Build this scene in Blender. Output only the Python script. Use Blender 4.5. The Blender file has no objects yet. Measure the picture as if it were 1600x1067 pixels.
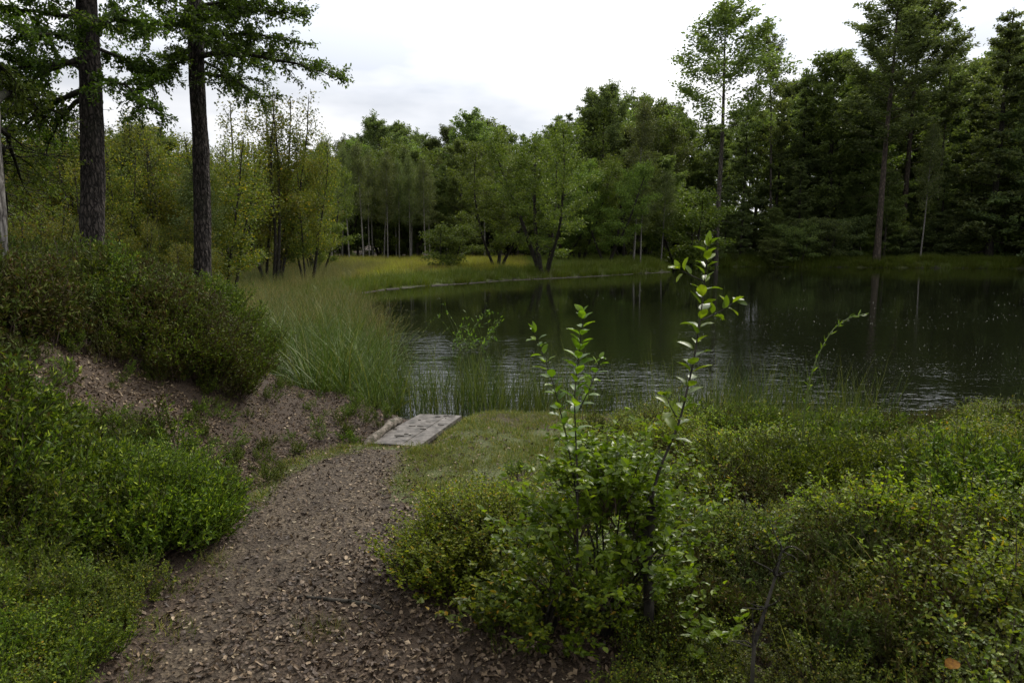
import bpy, math
import numpy as np
from math import radians as R
from mathutils import Vector

scene = bpy.context.scene
COL = scene.collection

# ------------------------------------------------------------------ camera
CAM_Z, PITCH, FPX = 1.9, R(8.0), 1066.7
cam_d = bpy.data.cameras.new('camera'); cam = bpy.data.objects.new('camera', cam_d)
COL.objects.link(cam); scene.camera = cam
cam.location = (0, 0, CAM_Z); cam.rotation_euler = (R(90) - PITCH, 0, 0)
cam_d.sensor_width = 36; cam_d.lens = 24; cam_d.clip_start = 0.05; cam_d.clip_end = 900
cam_d.dof.use_dof = True; cam_d.dof.focus_distance = 9.0; cam_d.dof.aperture_fstop = 8.0

# ------------------------------------------------------------------ world, sun, exposure
SUN_EL, SUN_AZ = R(44), R(32)          # azimuth from +Y towards +X
w = bpy.data.worlds.new('World'); scene.world = w; w.use_nodes = True
nt = w.node_tree; N = nt.nodes; L = nt.links; N.clear()
out = N.new('ShaderNodeOutputWorld'); mix = N.new('ShaderNodeMixShader')
sky = N.new('ShaderNodeTexSky'); sky.sky_type = 'NISHITA'; sky.sun_disc = False
sky.sun_elevation = SUN_EL; sky.sun_rotation = SUN_AZ
b1 = N.new('ShaderNodeBackground'); b1.inputs['Strength'].default_value = 0.1
b2 = N.new('ShaderNodeBackground')
tc = N.new('ShaderNodeTexCoord'); sep = N.new('ShaderNodeSeparateXYZ')
L.new(tc.outputs['Generated'], sep.inputs[0]); L.new(sky.outputs[0], b1.inputs['Color'])
mp = N.new('ShaderNodeMapping'); mp.inputs['Scale'].default_value = (1, 1, 3.2)
mp.inputs['Location'].default_value = (0.35, 0.2, 0.1)
L.new(tc.outputs['Generated'], mp.inputs[0])
nz = N.new('ShaderNodeTexNoise'); nz.inputs['Scale'].default_value = 2.6
nz.inputs['Detail'].default_value = 5; nz.inputs['Roughness'].default_value = 0.5
L.new(mp.outputs[0], nz.inputs['Vector'])
cr = N.new('ShaderNodeValToRGB')
cr.color_ramp.elements[0].position = 0.40; cr.color_ramp.elements[0].color = (0.60, 0.63, 0.69, 1)
cr.color_ramp.elements[1].position = 0.60; cr.color_ramp.elements[1].color = (0.97, 0.97, 0.99, 1)
L.new(nz.outputs[0], cr.inputs[0]); L.new(cr.outputs[0], b2.inputs['Color'])
mr = N.new('ShaderNodeMapRange'); mr.inputs[1].default_value = 0.19; mr.inputs[2].default_value = 0.42
mr.inputs[3].default_value = 1.26; mr.inputs[4].default_value = 2.7
L.new(sep.outputs['Z'], mr.inputs[0])
# brighter towards the hidden sun on the right
mrx = N.new('ShaderNodeMapRange'); mrx.inputs[1].default_value = -0.7; mrx.inputs[2].default_value = 0.85
mrx.inputs[3].default_value = 0.42; mrx.inputs[4].default_value = 1.12
vd = N.new('ShaderNodeVectorMath'); vd.operation = 'DOT_PRODUCT'; vd.inputs[1].default_value = (math.sin(SUN_AZ), math.cos(SUN_AZ), 0)
L.new(tc.outputs['Generated'], vd.inputs[0]); L.new(vd.outputs['Value'], mrx.inputs[0])
mu = N.new('ShaderNodeMath'); mu.operation = 'MULTIPLY'
L.new(mr.outputs[0], mu.inputs[0]); L.new(mrx.outputs[0], mu.inputs[1])
L.new(mu.outputs[0], b2.inputs['Strength'])
mix.inputs[0].default_value = 0.93
L.new(b1.outputs[0], mix.inputs[1]); L.new(b2.outputs[0], mix.inputs[2]); L.new(mix.outputs[0], out.inputs[0])

sd_ = bpy.data.lights.new('sun', 'SUN'); sun = bpy.data.objects.new('sun', sd_); COL.objects.link(sun)
sd_.energy = 3.9; sd_.angle = R(9); sd_.color = (1.0, 0.95, 0.86)
sdir = Vector((math.sin(SUN_AZ) * math.cos(SUN_EL), math.cos(SUN_AZ) * math.cos(SUN_EL), math.sin(SUN_EL)))
sun.rotation_euler = sdir.to_track_quat('Z', 'Y').to_euler()
vs = scene.view_settings
vs.view_transform = 'Standard'; vs.look = 'None'; vs.gamma = 1; vs.exposure = -0.12
scene.render.engine = 'CYCLES'
cy = scene.cycles
cy.use_denoising = True
cy.max_bounces = 6; cy.diffuse_bounces = 3; cy.glossy_bounces = 3; cy.transmission_bounces = 3
cy.caustics_reflective = False; cy.caustics_refractive = False

# ------------------------------------------------------------------ helpers
RNG = np.random.default_rng(7)

def tag(o, label=None, cat=None, group=None, kind=None):
    if label: o['label'] = label
    if cat: o['category'] = cat
    if group: o['group'] = group
    if kind: o['kind'] = kind
    return o

def mesh_np(name, verts, quads, mats, mi=None, smooth=False):
    me = bpy.data.meshes.new(name)
    verts = np.asarray(verts, np.float32).reshape(-1, 3); quads = np.asarray(quads, np.int32).reshape(-1, 4)
    me.vertices.add(len(verts)); me.vertices.foreach_set('co', verts.ravel())
    me.loops.add(quads.size); me.loops.foreach_set('vertex_index', quads.ravel())
    me.polygons.add(len(quads)); me.polygons.foreach_set('loop_start', np.arange(0, quads.size, 4, dtype=np.int32))
    me.polygons.foreach_set('use_smooth', np.full(len(quads), bool(smooth)))
    for m in (mats if isinstance(mats, (list, tuple)) else [mats]): me.materials.append(m)
    if mi is not None: me.polygons.foreach_set('material_index', np.asarray(mi, np.int32))
    me.update(calc_edges=True)
    return me

def link(name, me, parent=None, loc=(0, 0, 0), rot=(0, 0, 0), scale=None):
    o = bpy.data.objects.new(name, me); COL.objects.link(o)
    o.location = loc; o.rotation_euler = rot
    if scale is not None: o.scale = scale
    if parent: o.parent = parent
    return o

def empty(name, loc, rz=0.0, label=None, cat=None, group=None, scale=None):
    o = link(name, None, None, loc, (0, 0, rz), scale)
    o.empty_display_size = 0.2
    return tag(o, label, cat, group)

class G:                                   # geometry collector
    def __init__(s): s.v = []; s.q = []; s.m = []; s.n = 0
    def add(s, v, q, m=0):
        v = np.asarray(v, float).reshape(-1, 3); q = np.asarray(q, int).reshape(-1, 4)
        s.v.append(v); s.q.append(q + s.n); s.m.append(np.full(len(q), m)); s.n += len(v)
    def arr(s): return np.concatenate(s.v), np.concatenate(s.q), np.concatenate(s.m)
    def mesh(s, name, mats, smooth=False):
        v, q, m = s.arr(); return mesh_np(name, v, q, mats, m, smooth)

def hash3(ix, iy, iz, seed):
    h = (ix * 374761393 + iy * 668265263 + iz * 2147483647 + seed * 1274126177) & 0xffffffff
    h = ((h ^ (h >> 13)) * 1274126177) & 0xffffffff
    return ((h ^ (h >> 16)) & 0xffff) / 65535.0

def vnoise(x, y, z=0.0, seed=0):
    x, y, z = np.broadcast_arrays(np.asarray(x, float), np.asarray(y, float), np.asarray(z, float))
    ix, iy, iz = np.floor(x).astype(np.int64), np.floor(y).astype(np.int64), np.floor(z).astype(np.int64)
    fx, fy, fz = x - ix, y - iy, z - iz
    fx, fy, fz = [f * f * (3 - 2 * f) for f in (fx, fy, fz)]
    r = 0
    for dx in (0, 1):
        for dy in (0, 1):
            for dz in (0, 1):
                r = r + hash3(ix + dx, iy + dy, iz + dz, seed) * (fx if dx else 1 - fx) * (fy if dy else 1 - fy) * (fz if dz else 1 - fz)
    return r

def fbm(x, y, z=0.0, o=4, seed=0):
    r, a, t = 0, 0.5, 0
    for k in range(o):
        r = r + a * vnoise(np.asarray(x) * 2 ** k, np.asarray(y) * 2 ** k, np.asarray(z) * 2 ** k, seed + k); t += a; a *= 0.5
    return r / t

def S(t):
    t = np.clip(t, 0, 1); return t * t * (3 - 2 * t)

def nrm(a): return a / np.maximum(np.linalg.norm(a, axis=-1, keepdims=True), 1e-9)

# pixel of the 1600x1067 photograph -> ray; used only to lay the site out
_F = np.array([0, math.cos(PITCH), -math.sin(PITCH)]); _U = np.array([0, math.sin(PITCH), math.cos(PITCH)])
def ray(px, py): return _F + np.array([1.0, 0, 0]) * (px - 800) / FPX + _U * (533.5 - py) / FPX
def PT(px, py, d): return np.array([0, 0, CAM_Z]) + ray(px, py) * d
def PZ(px, py, z):
    r = ray(px, py); t = (z - CAM_Z) / r[2]; return (r * t)[:2]

def poly_sd(x, y, poly):                   # signed distance, positive outside
    P = np.asarray(poly); x = np.asarray(x, float); y = np.asarray(y, float)
    d = np.full(x.shape, 1e18); ins = np.zeros(x.shape, bool)
    for i in range(len(P)):
        a, b = P[i], P[(i + 1) % len(P)]; e = b - a
        t = np.clip(((x - a[0]) * e[0] + (y - a[1]) * e[1]) / (e @ e + 1e-12), 0, 1)
        d = np.minimum(d, (x - a[0] - t * e[0]) ** 2 + (y - a[1] - t * e[1]) ** 2)
        c = ((a[1] > y) != (b[1] > y)) & (x < (b[0] - a[0]) * (y - a[1]) / (b[1] - a[1] + 1e-12) + a[0])
        ins ^= c
    return np.where(ins, -1, 1) * np.sqrt(d)

# ------------------------------------------------------------------ terrain
POND_PX = [(596, 650), (575, 622), (572, 590), (560, 540), (535, 492), (505, 466), (600, 452), (700, 444), (800, 437),
           (930, 431), (1046, 424.5), (1035, 420.5), (985, 418.5), (1060, 417), (1200, 417), (1400, 418.5), (1600, 420), (1900, 424), (2500, 432)]
NEAR_PX = [(2300, 640), (1900, 655), (1600, 668), (1450, 676), (1300, 672), (1180, 676), (1080, 678), (1000, 674), (870, 666),
           (800, 662), (745, 662), (726, 664), (705, 668), (650, 666), (632, 658)]
POND = [PZ(a, b, 0.0) for a, b in POND_PX + NEAR_PX]
BRIDGE = [PZ(a, b, 0.2) for a, b in ((575, 689), (652, 692), (722, 646), (655, 645))]
_x0y = [0, 1.2, 2.0, 3.2, 4.1, 5.2, 6.0, 6.8, 7.5, 8.4, 9.5, 11, 14]
_x0x = [-1.0, -1.05, -1.25, -1.75, -1.85, -1.85, -1.75, -1.75, -2.1, -2.55, -3.3, -5, -7]
def height(x, y):
    x = np.asarray(x, float); y = np.asarray(y, float)
    sd = poly_sd(x, y, POND)
    far = S((y - 12) / 14)
    hb = 0.22 + 0.35 * S((y - 26) / 30) + 0.018 * np.maximum(0, y - 62) + 0.0 * x
    marsh = S((-1.6 - x) / 1.0) * S((y - 7.6) / 1.2) * (1 - S((y - 26) / 8))
    hb = hb * (1 - 0.6 * marsh)
    wd = 0.45 + 1.0 * far + 1.6 * marsh
    land = 0.02 + (hb - 0.02) * S(sd / wd + 0.05)
    bed = -0.30 * S(-sd / 0.9) - 0.6 * S(-sd / 5)
    h = np.where(sd > 0, land, 0.02 + bed * 1.0 - 0.02 * S(-sd / 0.2))
    x0 = np.interp(y, _x0y, _x0x)
    mound = 1.32 * S((x0 - x) / 2.25) * (1 - S((y - 9.3) / 3.4)) * (1 - 0.6 * S((2.6 - y) / 3.5))
    mound = mound * (1 - 0.5 * S((-x - 9) / 8))
    right = 0.30 * S((x - 0.5) / 1.3) * (1 - S((y - 3.0) / 2.6))
    right = right + 0.22 * S((x - 3.2) / 1.6) * (1 - S((np.abs(y - 4.0) - 1.2) / 1.2))
    h = h + (mound + right) * S(sd / 0.6)
    bdg = poly_sd(x, y, BRIDGE)
    h = np.where(bdg < .25, h - np.maximum(0, h - 0.10) * S(1 - bdg / .22), h)
    ph = PATHD(x, y)
    n = (fbm(x * 1.3, y * 1.3, 0, 4, 3) - 0.5)
    h = h + n * (0.06 + 0.12 * S((mound - 0.1) / 0.5) + 0.25 * S((y - 45) / 20)) * S(sd / 0.5) * (1 - 0.75 * S(1 - ph / 0.25)) * S(bdg / .3)
    return h
PATH_PX = [(150, 1180), (235, 1067), (300, 960), (335, 890), (375, 820), (400, 780), (430, 745), (490, 715), (572, 697),
           (657, 700), (632, 740), (622, 800), (645, 860), (700, 930), (790, 1000), (880, 1067), (900, 1180), (850, 1500), (100, 1500)]
PATH = [PZ(a, b, 0.22) for a, b in PATH_PX]
def PATHD(x, y): return poly_sd(x, y, PATH)

def hit(px, py):                            # where the ground lies under a pixel of the photo
    r = ray(px, py); t = np.concatenate([np.linspace(1.2, 14, 1300), np.linspace(14, 120, 1500)])
    X, Y, Z = r[0] * t, r[1] * t, CAM_Z + r[2] * t
    k = np.argmax(Z < height(X, Y)); return np.array([X[k], Y[k]])
def gz(x, y): return float(height(np.array([x]), np.array([y]))[0])

SOIL = [hit(a, b) for a, b in [(285, 650), (330, 600), (395, 565), (440, 560), (500, 612), (600, 646), (622, 655), (575, 690),
                               (490, 705), (430, 728), (400, 712), (340, 700)]]
LAWN = [hit(a, b) for a, b in [(660, 700), (720, 664), (800, 668), (900, 675), (900, 720), (800, 740), (720, 790), (650, 800), (625, 760)]]
LITTER = [hit(a, b) for a, b in [(395, 1066), (480, 950), (560, 900), (640, 850), (680, 880), (760, 930), (860, 970), (1000, 1000), (1010, 1030)]]
LITTER += [np.array([.8, 1.4]), np.array([-0.9, 1.4])]

def sinh_axis(n, lo, hi, c, k):
    a, b = np.arcsinh((lo - c) / k), np.arcsinh((hi - c) / k)
    return c + k * np.sinh(np.linspace(a, b, n))
gx = sinh_axis(560, -260, 260, -0.4, 2.6); gy = sinh_axis(560, -60, 420, 4.0, 2.6)
X, Y = np.meshgrid(gx, gy); Z = height(X, Y)
nx, ny = len(gx), len(gy)
i = np.arange(nx - 1); j = np.arange(ny - 1); I, J = np.meshgrid(i, j)
quads = np.stack([J * nx + I, J * nx + I + 1, (J + 1) * nx + I + 1, (J + 1) * nx + I], -1).reshape(-1, 4)

# ------------------------------------------------------------------ materials
def mat(name):
    m = bpy.data.materials.new(name); m.use_nodes = True; t = m.node_tree; t.nodes.clear()
    o = t.nodes.new('ShaderNodeOutputMaterial'); return m, t.nodes, t.links, o

def rgba(c): return (c[0], c[1], c[2], 1)
def ramp(N, L, src, stops):
    r = N.new('ShaderNodeValToRGB'); e = r.color_ramp.elements
    e[0].position, e[0].color = stops[0][0], rgba(stops[0][1]); e[1].position, e[1].color = stops[-1][0], rgba(stops[-1][1])
    for p, c in stops[1:-1]:
        k = e.new(p); k.color = rgba(c)
    L.new(src, r.inputs[0]); return r.outputs[0]
def noise(N, L, vec, scale, detail=4, rough=0.6, dist=0.0):
    n = N.new('ShaderNodeTexNoise'); n.inputs['Scale'].default_value = scale; n.inputs['Detail'].default_value = detail
    n.inputs['Roughness'].default_value = rough; n.inputs['Distortion'].default_value = dist
    if vec is not None: L.new(vec, n.inputs['Vector'])
    return n.outputs[0]
def mixc(N, L, f, a, b, mode='MIX'):
    m = N.new('ShaderNodeMix'); m.data_type = 'RGBA'; m.blend_type = mode
    if isinstance(f, float): m.inputs[0].default_value = f
    else: L.new(f, m.inputs[0])
    for k, v in ((6, a), (7, b)):
        if isinstance(v, tuple): m.inputs[k].default_value = rgba(v)
        else: L.new(v, m.inputs[k])
    return m.outputs[2]
def math_(N, L, op, a, b=None):
    m = N.new('ShaderNodeMath'); m.operation = op
    for k, v in ((0, a), (1, b)):
        if v is None: continue
        if isinstance(v, (int, float)): m.inputs[k].default_value = v
        else: L.new(v, m.inputs[k])
    return m.outputs[0]

def leafmat(name, stops, trans=0.35, rough=0.5, spec=0.35, patch=0.6, patch_col=None, pscale=0.8, objvar=0.25):
    """foliage: colour differs leaf by leaf, plant by plant and patch by patch"""
    stops = [(p_, (c_[0] * 1.40, c_[1] * 1.10, c_[2] * 0.60)) for p_, c_ in stops]; spec *= 0.6
    m, N, L, o = mat(name)
    g = N.new('ShaderNodeNewGeometry'); oi = N.new('ShaderNodeObjectInfo')
    c = ramp(N, L, g.outputs['Random Per Island'], stops)
    if patch_col is not None:
        n = noise(N, L, g.outputs['Position'], pscale, 3, 0.6)
        f = ramp(N, L, n, [(0.45, (0, 0, 0)), (0.68, (patch,) * 3)])
        c = mixc(N, L, f, c, patch_col)
    v = math_(N, L, 'MULTIPLY_ADD', oi.outputs['Random'], objvar * 2); v.node.inputs[2].default_value = 1 - objvar
    hs = N.new('ShaderNodeHueSaturation'); L.new(v, hs.inputs['Value']); L.new(c, hs.inputs['Color'])
    hv = math_(N, L, 'MULTIPLY_ADD', oi.outputs['Random'], 0.03); hv.node.inputs[2].default_value = 0.485
    L.new(hv, hs.inputs['Hue'])
    p = N.new('ShaderNodeBsdfPrincipled'); L.new(hs.outputs[0], p.inputs['Base Color'])
    p.inputs['Roughness'].default_value = rough; p.inputs['Specular IOR Level'].default_value = spec
    t = N.new('ShaderNodeBsdfTranslucent')
    tcol = mixc(N, L, 1.0, hs.outputs[0], (1.25, 1.35, 0.6), 'MULTIPLY'); L.new(tcol, t.inputs['Color'])
    ms = N.new('ShaderNodeMixShader'); ms.inputs[0].default_value = trans
    L.new(p.outputs[0], ms.inputs[1]); L.new(t.outputs[0], ms.inputs[2]); L.new(ms.outputs[0], o.inputs[0])
    return m

def barkmat(name, dark, light, sx=18, sz=3.5, bump=0.6, dist=0.02, rough=0.9, spots=None):
    m, N, L, o = mat(name)
    tc = N.new('ShaderNodeTexCoord'); mp = N.new('ShaderNodeMapping'); mp.inputs['Scale'].default_value = (sx, sx, sz)
    L.new(tc.outputs['Object'], mp.inputs[0])
    v = N.new('ShaderNodeTexVoronoi'); v.feature = 'DISTANCE_TO_EDGE'; v.inputs['Scale'].default_value = 1.0
    nd = N.new('ShaderNodeTexNoise'); nd.inputs['Scale'].default_value = 1.5; L.new(mp.outputs[0], nd.inputs['Vector'])
    va = N.new('ShaderNodeVectorMath'); va.operation = 'ADD'; L.new(mp.outputs[0], va.inputs[0]); L.new(nd.outputs['Color'], va.inputs[1])
    L.new(va.outputs[0], v.inputs['Vector'])
    n2 = noise(N, L, mp.outputs[0], 3.0, 6, 0.7)
    n3 = noise(N, L, tc.outputs['Object'], 2.0, 3, 0.6)
    hgt = math_(N, L, 'ADD', ramp(N, L, v.outputs[0], [(0.0, (0, 0, 0)), (0.28, (1, 1, 1))]), n2)
    c = ramp(N, L, math_(N, L, 'MULTIPLY', hgt, 0.5), [(0.25, dark), (0.85, light)])
    c = mixc(N, L, ramp(N, L, n3, [(0.5, (0, 0, 0)), (0.75, (0.35,) * 3)]), c, spots or (0.05, 0.06, 0.03))
    p = N.new('ShaderNodeBsdfPrincipled'); L.new(c, p.inputs['Base Color']); p.inputs['Roughness'].default_value = rough
    p.inputs['Specular IOR Level'].default_value = 0.25
    b = N.new('ShaderNodeBump'); b.inputs['Strength'].default_value = bump; b.inputs['Distance'].default_value = dist
    L.new(hgt, b.inputs['Height']); L.new(b.outputs[0], p.inputs['Normal']); L.new(p.outputs[0], o.inputs[0])
    return m

def plainmat(name, stops, rough=0.8, scale=20.0, bump=0.3, dist=0.004, island=False, spec=0.3):
    m, N, L, o = mat(name)
    g = N.new('ShaderNodeNewGeometry'); tc = N.new('ShaderNodeTexCoord')
    n = noise(N, L, tc.outputs['Object'], scale, 5, 0.65)
    if island:
        oi = N.new('ShaderNodeObjectInfo')
        s = math_(N, L, 'ADD', g.outputs['Random Per Island'], oi.outputs['Random'])
        s = math_(N, L, 'FRACT', s)
    else: s = n
    c = ramp(N, L, s, stops)
    p = N.new('ShaderNodeBsdfPrincipled'); L.new(c, p.inputs['Base Color']); p.inputs['Roughness'].default_value = rough
    p.inputs['Specular IOR Level'].default_value = spec
    b = N.new('ShaderNodeBump'); b.inputs['Strength'].default_value = bump; b.inputs['Distance'].default_value = dist
    L.new(n, b.inputs['Height']); L.new(b.outputs[0], p.inputs['Normal']); L.new(p.outputs[0], o.inputs[0])
    return m

M = {}
M['pine'] = leafmat('pine_needles', [(0, (0.050, 0.084, 0.066)), (0.6, (0.086, 0.136, 0.098)), (1, (0.135, 0.20, 0.13))], 0.38, 0.55, 0.3)
M['broad'] = leafmat('broad_leaf', [(0, (0.058, 0.100, 0.062)), (0.6, (0.095, 0.158, 0.086)), (1, (0.15, 0.23, 0.115))], 0.42, 0.5, 0.35)
M['fir'] = leafmat('dark_leaf', [(0, (0.050, 0.088, 0.064)), (0.6, (0.086, 0.140, 0.092)), (1, (0.135, 0.205, 0.12))], 0.42, 0.5, 0.35)
M['birch'] = leafmat('birch_leaf', [(0, (0.050, 0.085, 0.055)), (0.6, (0.085, 0.130, 0.08)), (1, (0.13, 0.18, 0.11))], 0.3, 0.5, 0.3)
M['alder'] = leafmat('alder_leaf', [(0, (0.050, 0.095, 0.035)), (0.6, (0.085, 0.150, 0.05)), (1, (0.135, 0.21, 0.07))], 0.35, 0.5, 0.3)
M['yellow'] = leafmat('turning_leaf', [(0, (0.045, 0.078, 0.025)), (0.55, (0.075, 0.120, 0.035)), (0.9, (0.12, 0.16, 0.035)), (1, (0.28, 0.24, 0.03))], 0.35, 0.5, 0.3,
                      0.7, (0.16, 0.14, 0.02), 0.9)
M['near'] = leafmat('near_leaf', [(0, (0.022, 0.046, 0.014)), (0.6, (0.044, 0.084, 0.022)), (1, (0.08, 0.135, 0.032))], 0.48, 0.45, 0.4)
M['heath'] = leafmat('heather_leaf', [(0, (0.020, 0.042, 0.010)), (0.6, (0.046, 0.098, 0.016)), (0.95, (0.13, 0.21, 0.028)), (1, (0.12, 0.10, 0.03))], 0.2, 0.6, 0.25,
                     0.5, (0.055, 0.042, 0.020), 1.3, 0.35)
M['heathmix'] = leafmat('mixed_heather', [(0, (0.020, 0.022, 0.010)), (0.35, (0.040, 0.040, 0.018)), (0.5, (0.036, 0.070, 0.014)), (0.85, (0.055, 0.105, 0.018)), (1, (0.13, 0.19, 0.03))], 0.2, 0.6, 0.25,
                      0.8, (0.050, 0.034, 0.022), 2.0, 0.3)
M['heathgreen'] = leafmat('young_heather', [(0, (0.020, 0.042, 0.010)), (0.55, (0.048, 0.098, 0.016)), (0.85, (0.095, 0.165, 0.022)), (1, (0.19, 0.28, 0.035))], 0.25, 0.55, 0.3,
                          0.4, (0.075, 0.085, 0.02), 1.6, 0.3)
M['heathbrown'] = leafmat('old_heather', [(0, (0.024, 0.026, 0.013)), (0.45, (0.048, 0.040, 0.022)), (0.6, (0.045, 0.075, 0.018)), (0.9, (0.06, 0.10, 0.02)), (1, (0.11, 0.08, 0.05))], 0.15, 0.7, 0.2,
                          0.8, (0.035, 0.055, 0.014), 2.2, 0.3)
M['bil'] = leafmat('bilberry_leaf', [(0, (0.024, 0.048, 0.010)), (0.6, (0.070, 0.125, 0.018)), (0.93, (0.17, 0.24, 0.03)), (1, (0.24, 0.17, 0.03))], 0.42, 0.5, 0.35,
                   0.45, (0.085, 0.075, 0.03), 1.5, 0.3)
M['bily'] = leafmat('sunlit_tint_bilberry_leaf', [(0, (0.040, 0.078, 0.010)), (0.6, (0.105, 0.175, 0.016)), (0.93, (0.20, 0.28, 0.025)), (1, (0.30, 0.21, 0.03))], 0.45, 0.5, 0.35,  # lighter copy of the bilberry leaf, sunlit highlights put into its colour
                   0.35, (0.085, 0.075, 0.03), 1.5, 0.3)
M['sap'] = leafmat('sapling_leaf', [(0, (0.050, 0.115, 0.014)), (0.6, (0.090, 0.180, 0.02)), (1, (0.155, 0.27, 0.03))], 0.45, 0.4, 0.6, objvar=0.1)
M['lawn'] = leafmat('grass_blade', [(0, (0.045, 0.085, 0.022)), (0.5, (0.080, 0.135, 0.034)), (0.8, (0.14, 0.17, 0.06)), (1, (0.22, 0.21, 0.12))], 0.25, 0.55, 0.15, 0.5, (0.15, 0.15, 0.06), 2.5)
M['reed'] = leafmat('reed_blade', [(0, (0.024, 0.058, 0.022)), (0.6, (0.054, 0.105, 0.030)), (0.88, (0.10, 0.16, 0.07)), (1, (0.24, 0.24, 0.12))], 0.2, 0.5, 0.3,
                    0.5, (0.10, 0.10, 0.04), 0.6)
M['rush'] = leafmat('rush_stem', [(0, (0.014, 0.034, 0.012)), (0.7, (0.035, 0.070, 0.020)), (1, (0.09, 0.13, 0.04))], 0.12, 0.5, 0.25)
M['tan'] = leafmat('dry_grass', [(0, (0.060, 0.080, 0.040)), (0.6, (0.110, 0.122, 0.080)), (1, (0.20, 0.20, 0.16))], 0.2, 0.6, 0.25, 0.9, (0.075, 0.105, 0.035), 0.8)
M['meadow'] = leafmat('meadow_blade', [(0, (0.10, 0.14, 0.03)), (0.6, (0.17, 0.22, 0.05)), (1, (0.28, 0.30, 0.09))], 0.3, 0.55, 0.25,
                      0.85, (0.19, 0.14, 0.06), 0.35)
M['sedge'] = leafmat('sedge_blade', [(0, (0.04, 0.075, 0.02)), (0.6, (0.07, 0.115, 0.028)), (1, (0.12, 0.16, 0.04))], 0.25, 0.55, 0.3, 0.6, (0.10, 0.13, 0.02), 0.4)
M['bark'] = barkmat('pine_bark', (0.010, 0.008, 0.007), (0.095, 0.078, 0.066), 27, 9.0, 0.9, 0.02)
M['bark_far'] = barkmat('grey_bark', (0.03, 0.026, 0.022), (0.13, 0.11, 0.09), 10, 3, 0.5, 0.02)
M['bark_red'] = barkmat('red_pine_bark', (0.035, 0.028, 0.022), (0.13, 0.098, 0.076), 10, 3, 0.5, 0.02)
M['bark_birch'] = barkmat('birch_bark', (0.11, 0.10, 0.09), (0.34, 0.32, 0.28), 6, 14, 0.3, 0.01, spots=(0.08, 0.08, 0.06))
M['bark_dark'] = barkmat('dark_bark', (0.014, 0.012, 0.009), (0.06, 0.052, 0.04), 14, 4, 0.5, 0.01)
M['stem'] = plainmat('heather_stem', [(0.3, (0.03, 0.02, 0.013)), (0.7, (0.09, 0.06, 0.045))], 0.8, 40)
M['stemgreen'] = plainmat('green_stem', [(0.3, (0.06, 0.09, 0.02)), (0.7, (0.10, 0.12, 0.03))], 0.6, 40)
M['litter'] = plainmat('dead_leaf', [(0, (0.028, 0.018, 0.011)), (0.5, (0.075, 0.048, 0.028)), (0.85, (0.13, 0.088, 0.05)), (0.96, (0.22, 0.155, 0.09)), (1, (0.36, 0.27, 0.17))],
                       0.65, 60, 0.3, 0.002, True, 0.4)
M['bare'] = plainmat('bleached_leaf', [(0, (0.042, 0.026, 0.014)), (0.5, (0.115, 0.076, 0.042)), (0.85, (0.21, 0.15, 0.085)), (1, (0.40, 0.32, 0.21))], 0.7, 60, 0.3, 0.002, True, 0.3)
M['chip'] = plainmat('wood_chip', [(0, (0.030, 0.020, 0.012)), (0.5, (0.084, 0.057, 0.030)), (0.82, (0.17, 0.125, 0.072)), (1, (0.42, 0.35, 0.24))], 0.8, 60, 0.3, 0.002, True, 0.3)
M['soilbit'] = plainmat('bark_bit', [(0, (0.022, 0.014, 0.008)), (0.6, (0.066, 0.042, 0.023)), (1, (0.20, 0.14, 0.085))], 0.8, 60, 0.3, 0.002, True, 0.3)
M['deck'] = plainmat('weathered_wood', [(0.25, (0.085, 0.073, 0.060)), (0.5, (0.135, 0.118, 0.10)), (0.75, (0.18, 0.16, 0.14))], 0.6, 45, 0.5, 0.002, spec=.35)
M['deck'] = plainmat('weathered_wood', [(0.36, (0.030, 0.026, 0.018)), (0.47, (0.075, 0.064, 0.052)), (0.56, (0.110, 0.096, 0.081)), (0.68, (0.17, 0.152, 0.13))], 0.65, 13, 1.0, 0.006, spec=.35)
M['log'] = plainmat('log_wood', [(0.38, (0.03, 0.03, 0.014)), (0.5, (0.09, 0.072, 0.052)), (0.66, (0.20, 0.17, 0.135))], 0.85, 22, 1.0, 0.012)
M['edge'] = plainmat('pale_board', [(0.3, (0.05, 0.042, 0.03)), (0.7, (0.17, 0.145, 0.115))], 0.7, 3, 0.4, 0.01)
M['fleck'] = plainmat('floating_bit', [(0, (0.06, 0.08, 0.03)), (0.6, (0.2, 0.22, 0.15)), (1, (0.6, 0.6, 0.56))], 0.35, 60, 0.1, 0.001, True, 0.6)
M['yleaf'] = plainmat('yellow_leaf', [(0.3, (0.05, 0.016, 0.004)), (0.5, (0.11, 0.050, 0.004)), (0.7, (0.15, 0.075, 0.006))], 0.8, 110, 0.3, 0.002, spec=.1)
M['white'] = plainmat('pale_flower', [(0.3, (0.6, 0.6, 0.55)), (0.7, (0.8, 0.8, 0.75))], 0.6, 30)

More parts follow.
